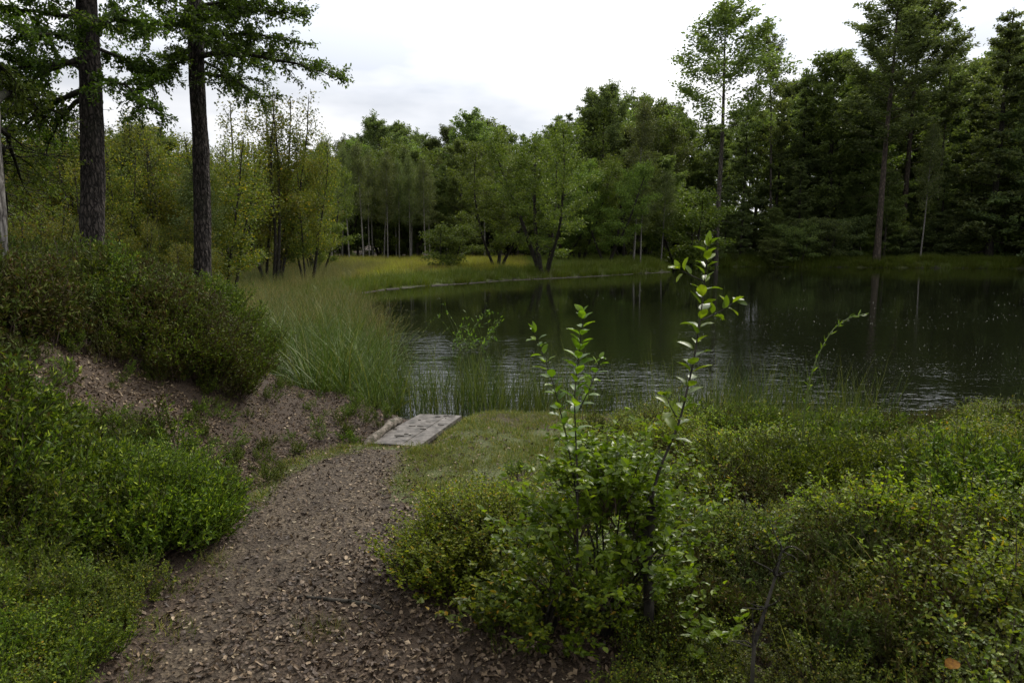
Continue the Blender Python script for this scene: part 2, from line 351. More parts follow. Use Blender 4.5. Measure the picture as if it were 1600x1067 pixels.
def ground_mat():
    m, N, L, o = mat('ground_earth')
    g = N.new('ShaderNodeNewGeometry'); P = g.outputs['Position']
    def at(n):
        a = N.new('ShaderNodeAttribute'); a.attribute_name = n; return a.outputs['Fac']
    n1 = noise(N, L, P, 9, 6, 0.7); n2 = noise(N, L, P, 60, 5, 0.75); n3 = noise(N, L, P, 2.2, 4, 0.6)
    v = N.new('ShaderNodeTexVoronoi'); v.inputs['Scale'].default_value = 70; L.new(P, v.inputs['Vector'])
    base = ramp(N, L, n2, [(0.3, (0.022, 0.015, 0.010)), (0.55, (0.06, 0.040, 0.025)), (0.75, (0.12, 0.08, 0.05))])
    soil = ramp(N, L, n2, [(0.3, (0.020, 0.013, 0.007)), (0.55, (0.048, 0.031, 0.018)), (0.8, (0.10, 0.066, 0.038))])
    grav = ramp(N, L, math_(N, L, 'MULTIPLY', math_(N, L, 'ADD', n2, v.outputs['Color']), 0.5),
                [(0.25, (0.028, 0.019, 0.011)), (0.5, (0.068, 0.049, 0.030)), (0.72, (0.145, 0.11, 0.07))])
    moss = ramp(N, L, n2, [(0.3, (0.035, 0.045, 0.012)), (0.6, (0.09, 0.10, 0.028)), (0.8, (0.14, 0.115, 0.05))])
    c = base
    def soft(a, n):
        s = math_(N, L, 'ADD', a, math_(N, L, 'MULTIPLY', math_(N, L, 'SUBTRACT', n, 0.5), 1.1))
        r = N.new('ShaderNodeMapRange'); r.inputs[1].default_value = 0.35; r.inputs[2].default_value = 0.65
        r.interpolation_type = 'SMOOTHSTEP'; L.new(s, r.inputs[0]); return r.outputs[0]
    c = mixc(N, L, soft(at('soil'), n1), c, soil)
    grav = mixc(N, L, ramp(N, L, n3, [(0.42, (0, 0, 0)), (0.62, (.75,) * 3)]), grav, (0.030, 0.021, 0.014))
    c = mixc(N, L, soft(at('path'), n1), c, grav)
    c = mixc(N, L, soft(at('moss'), n1), c, moss)
    c = mixc(N, L, at('wet'), c, (0.018, 0.016, 0.010))
    p = N.new('ShaderNodeBsdfPrincipled'); L.new(c, p.inputs['Base Color']); p.inputs['Roughness'].default_value = 0.85
    p.inputs['Specular IOR Level'].default_value = 0.3
    b = N.new('ShaderNodeBump'); b.inputs['Strength'].default_value = 0.8; b.inputs['Distance'].default_value = 0.015
    L.new(math_(N, L, 'ADD', n2, v.outputs['Distance']), b.inputs['Height']); L.new(b.outputs[0], p.inputs['Normal'])
    L.new(p.outputs[0], o.inputs[0]); return m

def water_mat():
    m, N, L, o = mat('pond_water')
    g = N.new('ShaderNodeNewGeometry'); mp = N.new('ShaderNodeMapping'); mp.inputs['Scale'].default_value = (1.0, 2.1, 1)
    L.new(g.outputs['Position'], mp.inputs[0])
    a = noise(N, L, mp.outputs[0], 7.0, 3, 0.5, 0.3); b_ = noise(N, L, mp.outputs[0], 2.2, 2, 0.5)
    calm = noise(N, L, g.outputs['Position'], 0.28, 2, 0.5)
    sx = N.new('ShaderNodeSeparateXYZ'); L.new(g.outputs['Position'], sx.inputs[0])
    fy = N.new('ShaderNodeMapRange'); fy.inputs[1].default_value = 9; fy.inputs[2].default_value = 22; fy.inputs[3].default_value = 1; fy.inputs[4].default_value = .16
    L.new(sx.outputs['Y'], fy.inputs[0])
    amp = math_(N, L, 'MULTIPLY', ramp(N, L, calm, [(0.36, (0.25,) * 3), (0.62, (1, 1, 1))]), fy.outputs[0])
    hsum = math_(N, L, 'ADD', math_(N, L, 'MULTIPLY', a, 0.55), math_(N, L, 'MULTIPLY', b_, 1.0))
    p = N.new('ShaderNodeBsdfPrincipled'); p.inputs['Base Color'].default_value = (0.005, 0.006, 0.003, 1)
    p.inputs['Roughness'].default_value = 0.035; p.inputs['IOR'].default_value = 1.5
    bm = N.new('ShaderNodeBump'); bm.inputs['Distance'].default_value = 0.02
    L.new(math_(N, L, 'MULTIPLY', amp, 0.62), bm.inputs['Strength']); L.new(hsum, bm.inputs['Height'])
    L.new(bm.outputs[0], p.inputs['Normal']); L.new(p.outputs[0], o.inputs[0]); return m

gme = mesh_np('ground', np.stack([X, Y, Z], -1).reshape(-1, 3), quads, ground_mat(), smooth=True)
def vattr(name, arr):
    a = gme.attributes.new(name, 'FLOAT', 'POINT'); a.data.foreach_set('value', arr.astype(np.float32).ravel())
SD = poly_sd(X, Y, POND)
wpath = S(0.5 - PATHD(X, Y) / 0.35); wpath = np.where((X > 3) | (Y < -2), wpath, wpath)
wlit = S(0.5 - poly_sd(X, Y, LITTER) / 0.4)
wsoil = np.maximum(S(0.5 - poly_sd(X, Y, SOIL) / 0.35), wlit)
wlawn = S(0.5 - poly_sd(X, Y, LAWN) / 0.3)
far_ = S((Y - 14) / 8)
vattr('path', np.clip(wpath - wlit * 0.8, 0, 1)); vattr('soil', wsoil)
edge = S(1 - np.abs(PATHD(X, Y)) / 0.16) * (X < -0.6) * (Y > 4.3)
vattr('moss', np.clip(np.maximum(wlawn, edge * 0.8) + far_ * S(1 - (Y - 64) / 6) * 0.8, 0, 1))
vattr('wet', S(0.5 - SD / 0.15))
tag(link('ground', gme), kind='structure')
wv = []; wq = []
wx = np.linspace(-20, 130, 31); wy = np.linspace(2, 80, 27); WX, WY = np.meshgrid(wx, wy)
I, J = np.meshgrid(np.arange(30), np.arange(26))
wq = np.stack([J * 31 + I, J * 31 + I + 1, (J + 1) * 31 + I + 1, (J + 1) * 31 + I], -1).reshape(-1, 4)
tag(link('pond_water', mesh_np('pond_water', np.stack([WX, WY, WX * 0 + 0.004], -1).reshape(-1, 3), wq, water_mat())), kind='structure')

# ------------------------------------------------------------------ growing things
def tube(g, pts, rad, sides=6, m=0, jitter=0.0, seed=0):
    P = np.asarray(pts, float); n = len(P); rad = np.broadcast_to(np.asarray(rad, float), (n,))
    T = nrm(np.gradient(P, axis=0)); ref = np.array([0.0, 0, 1]) if abs(T[0][2]) < 0.9 else np.array([1.0, 0, 0])
    A = nrm(np.cross(T, ref)); B = np.cross(T, A)
    th = np.arange(sides) / sides * 2 * np.pi
    ring = A[:, None] * np.cos(th)[None, :, None] + B[:, None] * np.sin(th)[None, :, None]
    v = P[:, None] + ring * rad[:, None, None]
    k = np.arange(sides); k2 = (k + 1) % sides
    q = np.concatenate([np.stack([a * sides + k, a * sides + k2, (a + 1) * sides + k2, (a + 1) * sides + k], -1) for a in range(n - 1)])
    g.add(v.reshape(-1, 3), q, m)

def diamonds(g, C, size, rng, up=0.6, aspect=0.6, m=0, bend=0.15):
    """flat leaf or leaf-spray faces around centres C"""
    n = len(C)
    if n == 0: return
    nn = nrm(rng.normal(size=(n, 3)) + np.array([0, 0, up])); t = nrm(np.cross(nn, rng.normal(size=(n, 3)))); b = np.cross(nn, t)
    s = (size * rng.uniform(0.6, 1.35, n))[:, None]
    v = np.stack([C - t * s * 0.5, C + b * s * aspect * 0.5 + nn * s * bend, C + t * s * 0.5, C - b * s * aspect * 0.5 + nn * s * bend], 1)
    g.add(v.reshape(-1, 3), np.arange(4 * n).reshape(-1, 4), m)

def leaves6(g, base, d, nn, ln, wd, m=0, fold=0.18, curl=0.1):
    """leaf blades of two folded halves, hexagonal outline, from a base point along d"""
    n = len(base); d = nrm(d); s = nrm(np.cross(d, nn)); nn = np.cross(s, d); ln = np.broadcast_to(ln, (n,))[:, None]; wd = np.broadcast_to(wd, (n,))[:, None]
    b = base; tip = base + d * ln - nn * ln * curl
    l1 = base + d * ln * 0.28 + s * wd * 0.45 + nn * wd * fold; l2 = base + d * ln * 0.66 + s * wd * 0.42 + nn * wd * (fold - 0.05) - nn * ln * curl * 0.4
    r1 = base + d * ln * 0.28 - s * wd * 0.45 + nn * wd * fold; r2 = base + d * ln * 0.66 - s * wd * 0.42 + nn * wd * (fold - 0.05) - nn * ln * curl * 0.4
    v = np.stack([b, l1, l2, tip, r2, r1], 1).reshape(-1, 3)
    k = np.arange(n)[:, None] * 6
    q = np.concatenate([k + np.array([[0, 1, 2, 3]]), k + np.array([[3, 4, 5, 0]])])
    g.add(v, q, m)

def curve(p0, d0, length, rng, n=6, bend=(0, 0, 0), wob=0.12):
    p = np.array(p0, float); d = nrm(np.array(d0, float)); pts = [p.copy()]; st = length / (n - 1); bend = np.array(bend, float)
    for k in range(n - 1):
        d = nrm(d + bend / (n - 1) + rng.normal(size=3) * wob / math.sqrt(n)); p = p + d * st; pts.append(p.copy())
    return np.array(pts)

def make_tree(seed, H, r0, cb, wfun, nl, el0, el1, bend, nsub, nleaf, lsize, spread, lmat, bmat, stems=1, lean=0.0,
              up=0.6, aspect=0.6, flat=0.6, limb_r=0.28, near=False, top_thin=0.0, sides=7, dead=0):
    rng = np.random.default_rng(seed); gt, gl = G(), G()
    for s in range(stems):
        az = s / max(stems, 1) * 2 * np.pi + rng.uniform(0, 1)
        ln = lean * (0.5 + rng.random()) if stems > 1 else lean
        Hs = H * (1 - 0.12 * rng.random() * (stems > 1)); rs = r0 * (1 if stems == 1 else 0.75 + .4 * rng.random())
        d0 = np.array([math.cos(az) * ln, math.sin(az) * ln, 1.0])
        off = np.array([math.cos(az), math.sin(az), 0]) * (0.25 * (stems > 1)) 
        tp = curve(off, d0, Hs * (1 + ln * .15), rng, 14, (-math.cos(az) * ln * .6, -math.sin(az) * ln * .6, 0.1 + .5 * (stems == 1)), 0.03 + 0.12 * (stems > 1))
        tz = np.linspace(0, 1, 14); rad = rs * (1 - tz) ** 0.75 + 0.012 + rs * 0.35 * np.exp(-tz * 40)
        tp[0, 2] -= 0.25
        tube(gt, tp, rad, sides)
        n_l = max(4, int(nl / stems)); twigs = []
        for k in range(n_l + dead):
            isdead = k >= n_l
            t = ((k + rng.random()) / n_l) ** 0.85 if not isdead else rng.random()
            zf = cb + (1 - cb) * t * 0.97 if not isdead else cb * rng.uniform(0.35, 1)
            p0 = np.array([np.interp(zf, tz, tp[:, a]) for a in range(3)])
            a2 = k * 2.39996 + rng.uniform(-.5, .5); Lm = wfun(t) * rng.uniform(0.72, 1.15) if not isdead else wfun(0.1) * rng.uniform(.2, .5)
            e = el0 + (el1 - el0) * t + rng.normal() * 0.12
            if isdead: e = rng.uniform(-.2, .2)
            d = np.array([math.cos(a2) * math.cos(e), math.sin(a2) * math.cos(e), math.sin(e)])
            lp = curve(p0, d, Lm, rng, 6, (0, 0, bend), 0.25)
            rl = max(0.012, np.interp(zf, tz, rad) * limb_r * min(1, Lm / max(wfun(.3), .1)))
            tube(gt, lp, np.linspace(rl, 0.006, 6), 4)
            if isdead: continue
            for q in range(nsub):
                f = 0.22 + 0.78 * (q + rng.random()) / nsub; i0 = f * 5; ii = min(int(i0), 4)
                pp = lp[ii] + (lp[ii + 1] - lp[ii]) * (i0 - ii); dd = nrm(lp[ii + 1] - lp[ii])
                side = np.cross(dd, [0, 0, 1.0]) * (1 if q % 2 else -1)
                d2 = nrm(dd * 0.7 + side * rng.uniform(.4, 1.0) + rng.normal(size=3) * 0.25)
                tw = curve(pp, d2, Lm * (0.42 - 0.2 * f) * rng.uniform(.7, 1.3) + 0.12, rng, 4, (0, 0, bend * .5), 0.3)
                if near or q % 2 == 0: tube(gt, tw, np.linspace(max(rl * .35, .006), 0.003, 4), 3)
                twigs.append((tw, Lm * (1 - top_thin * t)))
            twigs.append((lp[3:], Lm * 0.8 * (1 - top_thin * t)))
        wsum = sum(a[1] for a in twigs) + 1e-9
        for tw, wt in twigs:
            m_ = rng.poisson(nleaf / stems * wt / wsum)
            if m_ == 0: continue
            u = rng.random(m_) ** 0.8 * (len(tw) - 1.001); ii = u.astype(int); f = (u - ii)[:, None]
            C = tw[ii] * (1 - f) + tw[ii + 1] * f + rng.normal(size=(m_, 3)) * spread * np.array([1, 1, flat])
            if near:
                dd = nrm(rng.normal(size=(m_, 3)) + nrm(tw[-1] - tw[0]) * 0.8 + np.array([0, 0, -.25]))
                leaves6(gl, C, dd, nrm(rng.normal(size=(m_, 3)) * .7 + np.array([0, 0, 1.0])), lsize * rng.uniform(.6, 1.3, m_), lsize * aspect * rng.uniform(.7, 1.2, m_))
            else: diamonds(gl, C, lsize, rng, up, aspect)
    return gt.mesh('trunk', bmat, True), gl.mesh('crown', lmat)

def dome(w): return lambda t: w * (math.sin(math.pi * min(1, 0.12 + 0.86 * t)) ** 0.6) * (1.0 if t < .6 else 1.0)
def oval(w, top=0.12): return lambda t: w * max(top, math.sin(math.pi * (0.18 + 0.80 * t)) ** 0.8)
def cone(w): return lambda t: w * (0.10 + 0.95 * (1 - t) ** 0.85)

K = {}                                      # nominal height, list of (trunk mesh, crown mesh)
K['pine'] = (20, [make_tree(s, 20, .15, .40, oval(3.4), 44, .35, 1.05, .35, 9, 19000, .20, .13, M['pine'], M['bark_red'], aspect=.45, flat=.5, dead=8) for s in (1, 2, 3)])
K['scotspine'] = (16, [make_tree(s, 16, .22, .50, dome(3.6), 36, .2, .9, .3, 10, 19000, .20, .15, M['pine'], M['bark_red'], aspect=.5, flat=.45, dead=6) for s in (4, 5)])
K['airy'] = (18, [make_tree(s, 18, .14, .50, dome(3.4), 34, .35, 1.15, .1, 9, 12000, .185, .17, M['broad'], M['bark_far'], aspect=.6, flat=.8, dead=6) for s in (6,)])
K['slim'] = (18, [make_tree(s, 18, .12, .40, oval(2.0), 36, .5, 1.1, .1, 7, 8500, .17, .15, M['broad'], M['bark_far'], aspect=.6, flat=.8) for s in (7, 8)])
K['broad'] = (14, [make_tree(s, 14, .22, .12, dome(3.6), 50, .0, 1.1, .15, 9, 24000, .20, .17, M['broad'], M['bark_far'], aspect=.65, flat=.6) for s in (9, 10, 11)])
K['fir'] = (16, [make_tree(s, 16, .20, .04, cone(3.3), 58, -.15, .6, .1, 9, 25000, .20, .14, M['fir'], M['bark_dark'], aspect=.55, flat=.35) for s in (12, 13, 14)])
K['birch'] = (12, [make_tree(s, 12, .09, .36, oval(1.7), 46, .7, 1.2, -.5, 7, 9000, .13, .24, M['birch'], M['bark_birch'], aspect=.6, flat=1.0) for s in (15, 16, 17)])
K['alder'] = (9, [make_tree(s, 9, .13, .10, dome(2.3), 70, .2, 1.1, .1, 8, 24000, .125, .18, M['alder'], M['bark_dark'], stems=st, lean=.38, aspect=.7, flat=.6) for s, st in ((18, 4), (19, 3))])
K['yellow'] = (8, [make_tree(s, 8, .055, .14, oval(1.6, .3), 84, .6, 1.2, .25, 7, 17000, .085, .15, M['yellow'], M['bark_dark'], stems=st, lean=.22, aspect=.7, flat=.9, top_thin=.75) for s, st in ((20, 6), (21, 4), (22, 5))])
K['bush'] = (4, [make_tree(s, 4, .05, .02, dome(1.6), 44, .1, 1.0, .1, 7, 9000, .13, .16, M[m], M['bark_dark'], stems=3, lean=.35, aspect=.65, flat=.6) for s, m in ((23, 'broad'), (24, 'alder'), (25, 'fir'))])

KH = {k_: [max(float(np.percentile([q.co.z for q in c_.vertices], 99.6)), 1) for t_, c_ in v_[1]] for k_, v_ in K.items()}
def place_tree(kind, x, y, top_z, label, cat, group=None, name=None, var=None, wscale=1.0, rz=None):
    H, vs_ = K[kind]; base = gz(x, y)
    k = RNG.integers(len(vs_)) if var is None else var; s = (top_z - base) / KH[kind][k]
    tm, cm = vs_[k]
    o = empty(name or {'pine': 'pine_tree', 'scotspine': 'pine_tree', 'fir': 'dark_tree', 'birch': 'birch_tree', 'alder': 'alder_tree', 'yellow': 'birch_tree', 'bush': 'waterside_bush'}.get(kind, 'broadleaf_tree'),
              (x, y, base), RNG.uniform(0, 6.28) if rz is None else rz, label, cat, group, (s * wscale, s * wscale, s))
    link('trunk', tm, o); link('crown', cm, o)
    if kind in ('birch', 'slim'): o.rotation_euler = (RNG.normal() * .035, RNG.normal() * .035, o.rotation_euler[2])
    return o
def tree_px(kind, px, ptop, d, label, cat='tree', group=None, **kw):
    p = PT(px, 400, d); t = PT(px, ptop, d)
    return place_tree(kind, p[0], p[1], t[2], label, cat, group, **kw)

# the trees one can point to along the far side
tree_px('airy', 1118, 24, 60.5, 'tall round-headed tree with sky showing through its crown, above the far bank', wscale=1.42)
tree_px('slim', 1203, 48, 66, 'slim see-through tree just right of the tall round-headed tree', wscale=.9, var=0)
tree_px('pine', 1370, 6, 60.2, 'tallest pine with long bare reddish trunk near the right shore', var=0, wscale=1.6)
tree_px('pine', 1408, 14, 66, 'tall pine standing just right of and behind the tallest pine', var=1, wscale=1.5)
tree_px('slim', 1458, 60, 66, 'thin leaning tree right of the two tall pines', var=1)
tree_px('fir', 1545, 42, 60, 'dark spreading tree at the right with branches down to the grass', var=0, wscale=1.1)
tree_px('fir', 1612, 28, 58, 'dark tree cut by the right edge of the picture', var=1)
tree_px('birch', 1438, 200, 60, 'lone pale-stemmed birch leaning beside the right hand pines', var=0, wscale=.7)
tree_px('alder', 850, 207, 41, 'light green many-stemmed alder at the tip of the grassy bank', var=0, rz=.6)
tree_px('alder', 778, 232, 44, 'smaller light green alder left of the many-stemmed alder', var=1)
tree_px('birch', 990, 168, 52, 'yellow-green birch with thin white stem at the end of the bank', var=1, wscale=.85)
tree_px('scotspine', 938, 142, 62, 'dark round-topped pine behind the yellow-green birch', var=0)
tree_px('scotspine', 600, 188, 74, 'dark round pine crown rising behind the birch stand', var=1, wscale=1.15)
tree_px('broad', 738, 182, 68, 'broad dark crown rising behind the gap right of the birch stand', var=0, wscale=1.05)
tree_px('yellow', 425, 160, 28, 'wispy many-stemmed birch turning yellow on the grassy bank', var=0, wscale=1.15)
tree_px('yellow', 480, 215, 29, 'yellowest small birch beside the wispy many-stemmed birch', var=1, wscale=.9)
tree_px('broad', 1290, 95, 68, 'dense mid-height tree between the slim tree and the tall pines', var=1)
tree_px('bush', 1070, 300, 58, 'light green bush overhanging the water left of the far shore', 'bush', var=1, name='waterside_bush', wscale=1.2)
tree_px('bush', 700, 352, 40, 'low light green bush spreading left of the small alder', 'bush', var=1, name='waterside_bush', wscale=1.3)
# the birch stand
ORD = ['leftmost', 'second from left', 'third from left', 'fourth from left', 'fifth from left', 'middle', 'fifth from right', 'fourth from right', 'third from right', 'second from right', 'rightmost']
for bi, (px, tp) in enumerate(((508, 240), (519, 222), (546, 236), (568, 226), (577, 246), (600, 238), (606, 248), (624, 254), (641, 248), (665, 252), (672, 262))):
    tree_px('birch', px, tp, RNG.uniform(55, 62), ORD[bi] + ' of the pale-stemmed birches in the front row of the close stand', group='birches in the close stand', wscale=.8)
for k in range(22):
    tree_px('birch', RNG.uniform(500, 690), RNG.uniform(228, 275), RNG.uniform(62, 72), 'slender birch in the back rows of the stand', group='birches in the close stand')
SKY_X = [0, 250, 290, 340, 380, 420, 460, 500, 540, 590, 640, 665, 700, 740, 790, 815, 850, 880, 935, 985, 1020, 1060, 1115, 1170, 1205, 1240, 1270, 1300, 1340, 1370, 1450, 1490, 1520, 1600, 2000]
SKY_Y = [215, 215, 240, 235, 215, 215, 220, 225, 215, 192, 205, 215, 190, 183, 205, 222, 205, 175, 145, 155, 165, 170, 160, 160, 155, 130, 105, 100, 100, 120, 120, 100, 70, 45, 60]
ZONE = [(-1e9, 60, 'beside the pale stem'), (60, 230, 'between the left trunks'), (230, 330, 'left of the slimmer trunk'), (330, 500, 'beside the wispy birch'),
        (500, 600, 'behind the left birch stand'), (600, 700, 'behind the right birch stand'), (700, 820, 'left of the alder'), (820, 930, 'behind the many-stemmed alder'), (930, 1060, 'around the round-topped pine'),
        (1060, 1170, 'below the round-headed tree'), (1170, 1330, 'left of the tall pines'), (1330, 1500, 'around the tall pines'), (1500, 1e9, 'at the right edge')]
def zone(px): return [z for a, b, z in ZONE if a <= px < b][0]
def fill(kinds, x0, x1, n, d0, d1, drop, label, group, ws=1.0, cat='tree'):
    for k in range(n):
        px = x0 + (x1 - x0) * (k + RNG.uniform(0, 1)) / n; d = RNG.uniform(d0, d1)
        tree_px(kinds[RNG.integers(len(kinds))], px, np.interp(px, SKY_X, SKY_Y) + RNG.uniform(*drop), d, label + ' ' + zone(px), cat, group + ' ' + zone(px), wscale=ws * RNG.uniform(.9, 1.15))
fill(['fir', 'broad'], 1030, 1800, 28, 66, 80, (0, 45), 'dark tree of the middle wood', 'trees in the right hand wood')
fill(['fir', 'broad', 'pine'], 1000, 1800, 26, 80, 100, (-5, 60), 'dark tree of the deepest wood', 'trees in the right hand wood')
fill(['fir', 'broad'], 1060, 1760, 22, 61, 66, (130, 230), 'low dark tree at the wood edge', 'low trees at the wood edge')
fill(['fir'], 1020, 1240, 12, 66, 76, (150, 200), 'low dark tree behind the shore bushes', 'low trees behind the shore bushes', 1.3)
fill(['bush'], 960, 1700, 26, 82, 100, (170, 215), 'bush deep inside the wood', 'bushes deep inside the wood', 1.5, 'bush')
fill(['bush'], 470, 960, 22, 84, 100, (125, 165), 'bush furthest back', 'bushes furthest back', 1.6, 'bush')
fill(['bush'], 1060, 1760, 26, 61, 64, (215, 262), 'low dark bush at the wood foot', 'bushes at the wood edge', 1.2, 'bush')
fill(['scotspine', 'broad', 'fir'], 480, 1040, 26, 74, 96, (-5, 18), 'dark tall tree furthest back', 'trees behind the birch stand')
fill(['broad', 'alder', 'birch'], 480, 1050, 26, 62, 74, (25, 70), 'mid green tree filling the far side', 'mid green trees of the far side')
fill(['broad', 'fir'], 690, 1050, 14, 60, 72, (25, 90), 'dark tree of the nearer wood', 'trees behind the birch stand')
fill(['bush'], 480, 1040, 20, 66, 76, (110, 150), 'low bush beyond the far grass', 'bushes under the far trees', 1.2, 'bush')
fill(['birch', 'alder'], 860, 1060, 6, 50, 57, (90, 160), 'green young tree near the bank end', 'young trees at the end of the bank')
fill(['yellow', 'yellow', 'birch'], 60, 350, 20, 17, 27, (-25, 30), 'yellow-green scrub birch', 'scrub birches behind the mound', 1.1)
fill(['yellow', 'broad'], -420, 330, 20, 27, 40, (-20, 30), 'yellow-green scrub birch', 'scrub birches behind the mound', 1.1)
fill(['yellow'], -60, 320, 16, 15, 26, (95, 150), 'low yellow-green bush', 'low bushes behind the mound', 1.2, 'bush')
fill(['fir', 'broad'], -500, 480, 22, 44, 70, (0, 60), 'distant dark tree', 'trees far behind the mound')
fill(['yellow', 'alder'], 330, 510, 9, 32, 46, (15, 80), 'yellow-green young birch', 'young birches behind the wispy birch', 1.0)

# neighbours of one kind are told apart by their order from the left
NTH = ['first', 'second', 'third', 'fourth', 'fifth', 'sixth', 'seventh', 'eighth', 'ninth', 'tenth', 'eleventh', 'twelfth', 'thirteenth', 'fourteenth', 'fifteenth', 'sixteenth', 'seventeenth', 'eighteenth', 'nineteenth', 'twentieth', 'last-but-one', 'last']
_by = {}
for o_ in COL.objects:
    if o_.get('group') and o_.get('label'): _by.setdefault(o_['label'], []).append(o_)
for lb_, os_ in _by.items():
    if 1 < len(os_) <= len(NTH):
        for k, o_ in enumerate(sorted(os_, key=lambda q: q.location.x / max(q.location.y, 1))): o_['label'] = NTH[k] + ' from left, ' + lb_

# ------------------------------------------------------------------ the two near trees and the stem at the left edge
def near_trunk(p0, p1, r, seed, rings=640, seg=84, amp=0.022, ext=1.6):
    P0, P1 = np.array(p0, float), np.array(p1, float)
    t = np.linspace(0, ext, rings); rng = np.random.default_rng(seed)
    wob = np.stack([fbm(t * 2, 0, seed, 3, 1) - .5, fbm(t * 2, 9, seed, 3, 2) - .5, 0 * t], -1) * 0.10
    wob -= wob[0]
    C = P0 + (P1 - P0) * t[:, None] + wob; C[:, 2] = P0[2] + (P1[2] - P0[2]) * t
    th = np.arange(seg) / seg * 2 * np.pi; z = C[:, 2][:, None]; TH = th[None, :]
    cx, cyy = np.cos(TH), np.sin(TH)
    # plated bark: ridges of cell noise stretched upwards
    n1 = fbm(cx * 3.2 + 5, cyy * 3.2 + z * .4, z * 3.0, 4, seed); rid = 1 - np.abs(2 * fbm(cx * 4.5 + 3, cyy * 4.5 + 7, z * 2.6, 3, seed + 9) - 1)
    h = (n1 - .5) * 1.2 + np.clip((0.93 - rid) * 6, -1.5, .6) * 0.6
    rr = r * (1 - 0.93 * (t / ext) ** 1.3)[:, None] + r * 0.45 * np.exp(-(z - P0[2]) / 0.22) * (1 + .5 * np.cos(3 * TH + seed)) * .6 + amp * h * np.clip(1.1 - t / ext, .1, 1)[:, None]
    v = np.stack([C[:, 0:1] + rr * cx, C[:, 1:2] + rr * cyy, z + 0 * cx], -1)
    k = np.arange(seg); k2 = (k + 1) % seg
    a = np.arange(rings - 1)[:, None]
    q = np.stack([a * seg + k, a * seg + k2, (a + 1) * seg + k2, (a + 1) * seg + k], -1).reshape(-1, 4)
    return v.reshape(-1, 3), q, C

def near_tree(name, base, top, r, seed, label, limbs, cat, bark, ext=1.6, leaf_m=None, group=None):
    """limbs: (trunk fraction, target world point, leaves)"""
    b = np.array(base); o = empty(name, b, 0, label, cat, group)
    v, q, C = near_trunk(np.zeros(3) - [0, 0, .3], np.array(top) - b, r, seed, ext=ext)
    g = G(); g.add(v, q, 0); link('trunk', g.mesh('trunk', bark, True), o)
    rng = np.random.default_rng(seed); gb, gl = G(), G()
    top_ = []
    for q in range(14):                     # the crown goes on above the picture
        f_ = 1.5 + (ext - 1.5) * (q + .5) / 14 * .98; pc = C[int(f_ / ext * (len(C) - 1))] + b; an = q * 2.4 + seed; ll = (2.0 * (1 - (f_ - 1.5) / (ext - 1.5)) + .5) * rng.uniform(.8, 1.1)
        top_.append((f_, pc + np.array([math.cos(an) * ll, math.sin(an) * ll, ll * .35]), 420))
    for fz, tgt, nleaf in list(limbs) + top_:
        k = int(np.clip(fz / ext * (len(C) - 1), 0, len(C) - 1)); p0 = C[k]; tg = np.array(tgt) - b
        Ln = np.linalg.norm(tg - p0)
        f = np.linspace(0, 1, 8)[:, None]
        lp = p0 + (tg - p0) * f + np.array([0, 0, 1]) * (np.sin(f * np.pi) * Ln * rng.uniform(.03, .10)) + np.cumsum(rng.normal(size=(8, 3)) * .03 * Ln / 3, 0) * (f > 0)
        tube(gb, lp, np.linspace(.028 * Ln ** .5, .005, 8), 6)
        ns = int(7 + Ln * 7)
        for s in range(ns):
            fs = .18 + .82 * (s + rng.random()) / ns; u = fs * 7; ii = min(int(u), 6); pp = lp[ii] * (1 - u + ii) + lp[ii + 1] * (u - ii)
            dd = nrm(lp[ii + 1] - lp[ii]); side = nrm(np.cross(dd, [0, 0, 1.0])) * (1 if s % 2 else -1)
            d2 = nrm(dd * .9 + side * rng.uniform(.3, 1.1) + rng.normal(size=3) * .3 + np.array([0, 0, .05]))
            tw = curve(pp, d2, (Ln * .32 * (1 - fs * .55) + .12) * rng.uniform(.6, 1.3), rng, 6, (0, 0, -.25), .4)
            tube(gb, tw, np.linspace(.008, .002, 6), 3)
            for e in range(3):
                i2 = rng.integers(1, 5); t3 = curve(tw[i2], nrm(tw[i2 + 1] - tw[i2]) + rng.normal(size=3) * .6, rng.uniform(.08, .28), rng, 4, (0, 0, -.2), .4)
                tube(gb, t3, np.linspace(.003, .0015, 4), 3)
                for W_ in ((tw, .5), (t3, 1.0)):
                    m_ = rng.poisson(nleaf / ns / 3 * 1.12)
                    if not m_: continue
                    w_ = W_[0]; u = rng.random(m_) ** .75 * (len(w_) - 1.001); i3 = u.astype(int); ff = (u - i3)[:, None]
                    B = w_[i3] * (1 - ff) + w_[i3 + 1] * ff + rng.normal(size=(m_, 3)) * .02
                    D = nrm(nrm(w_[-1] - w_[0]) * .8 + rng.normal(size=(m_, 3)) * .8 + np.array([0, 0, -.15]))
                    leaves6(gl, B, D, nrm(rng.normal(size=(m_, 3)) * .6 + np.array([0, 0, 1.0])), rng.uniform(.026, .054, m_), rng.uniform(.015, .029, m_))
    link('branches', gb.mesh('branches', M['bark_dark'], True), o); link('crown', gl.mesh('crown', leaf_m or M['near']), o)
    return o

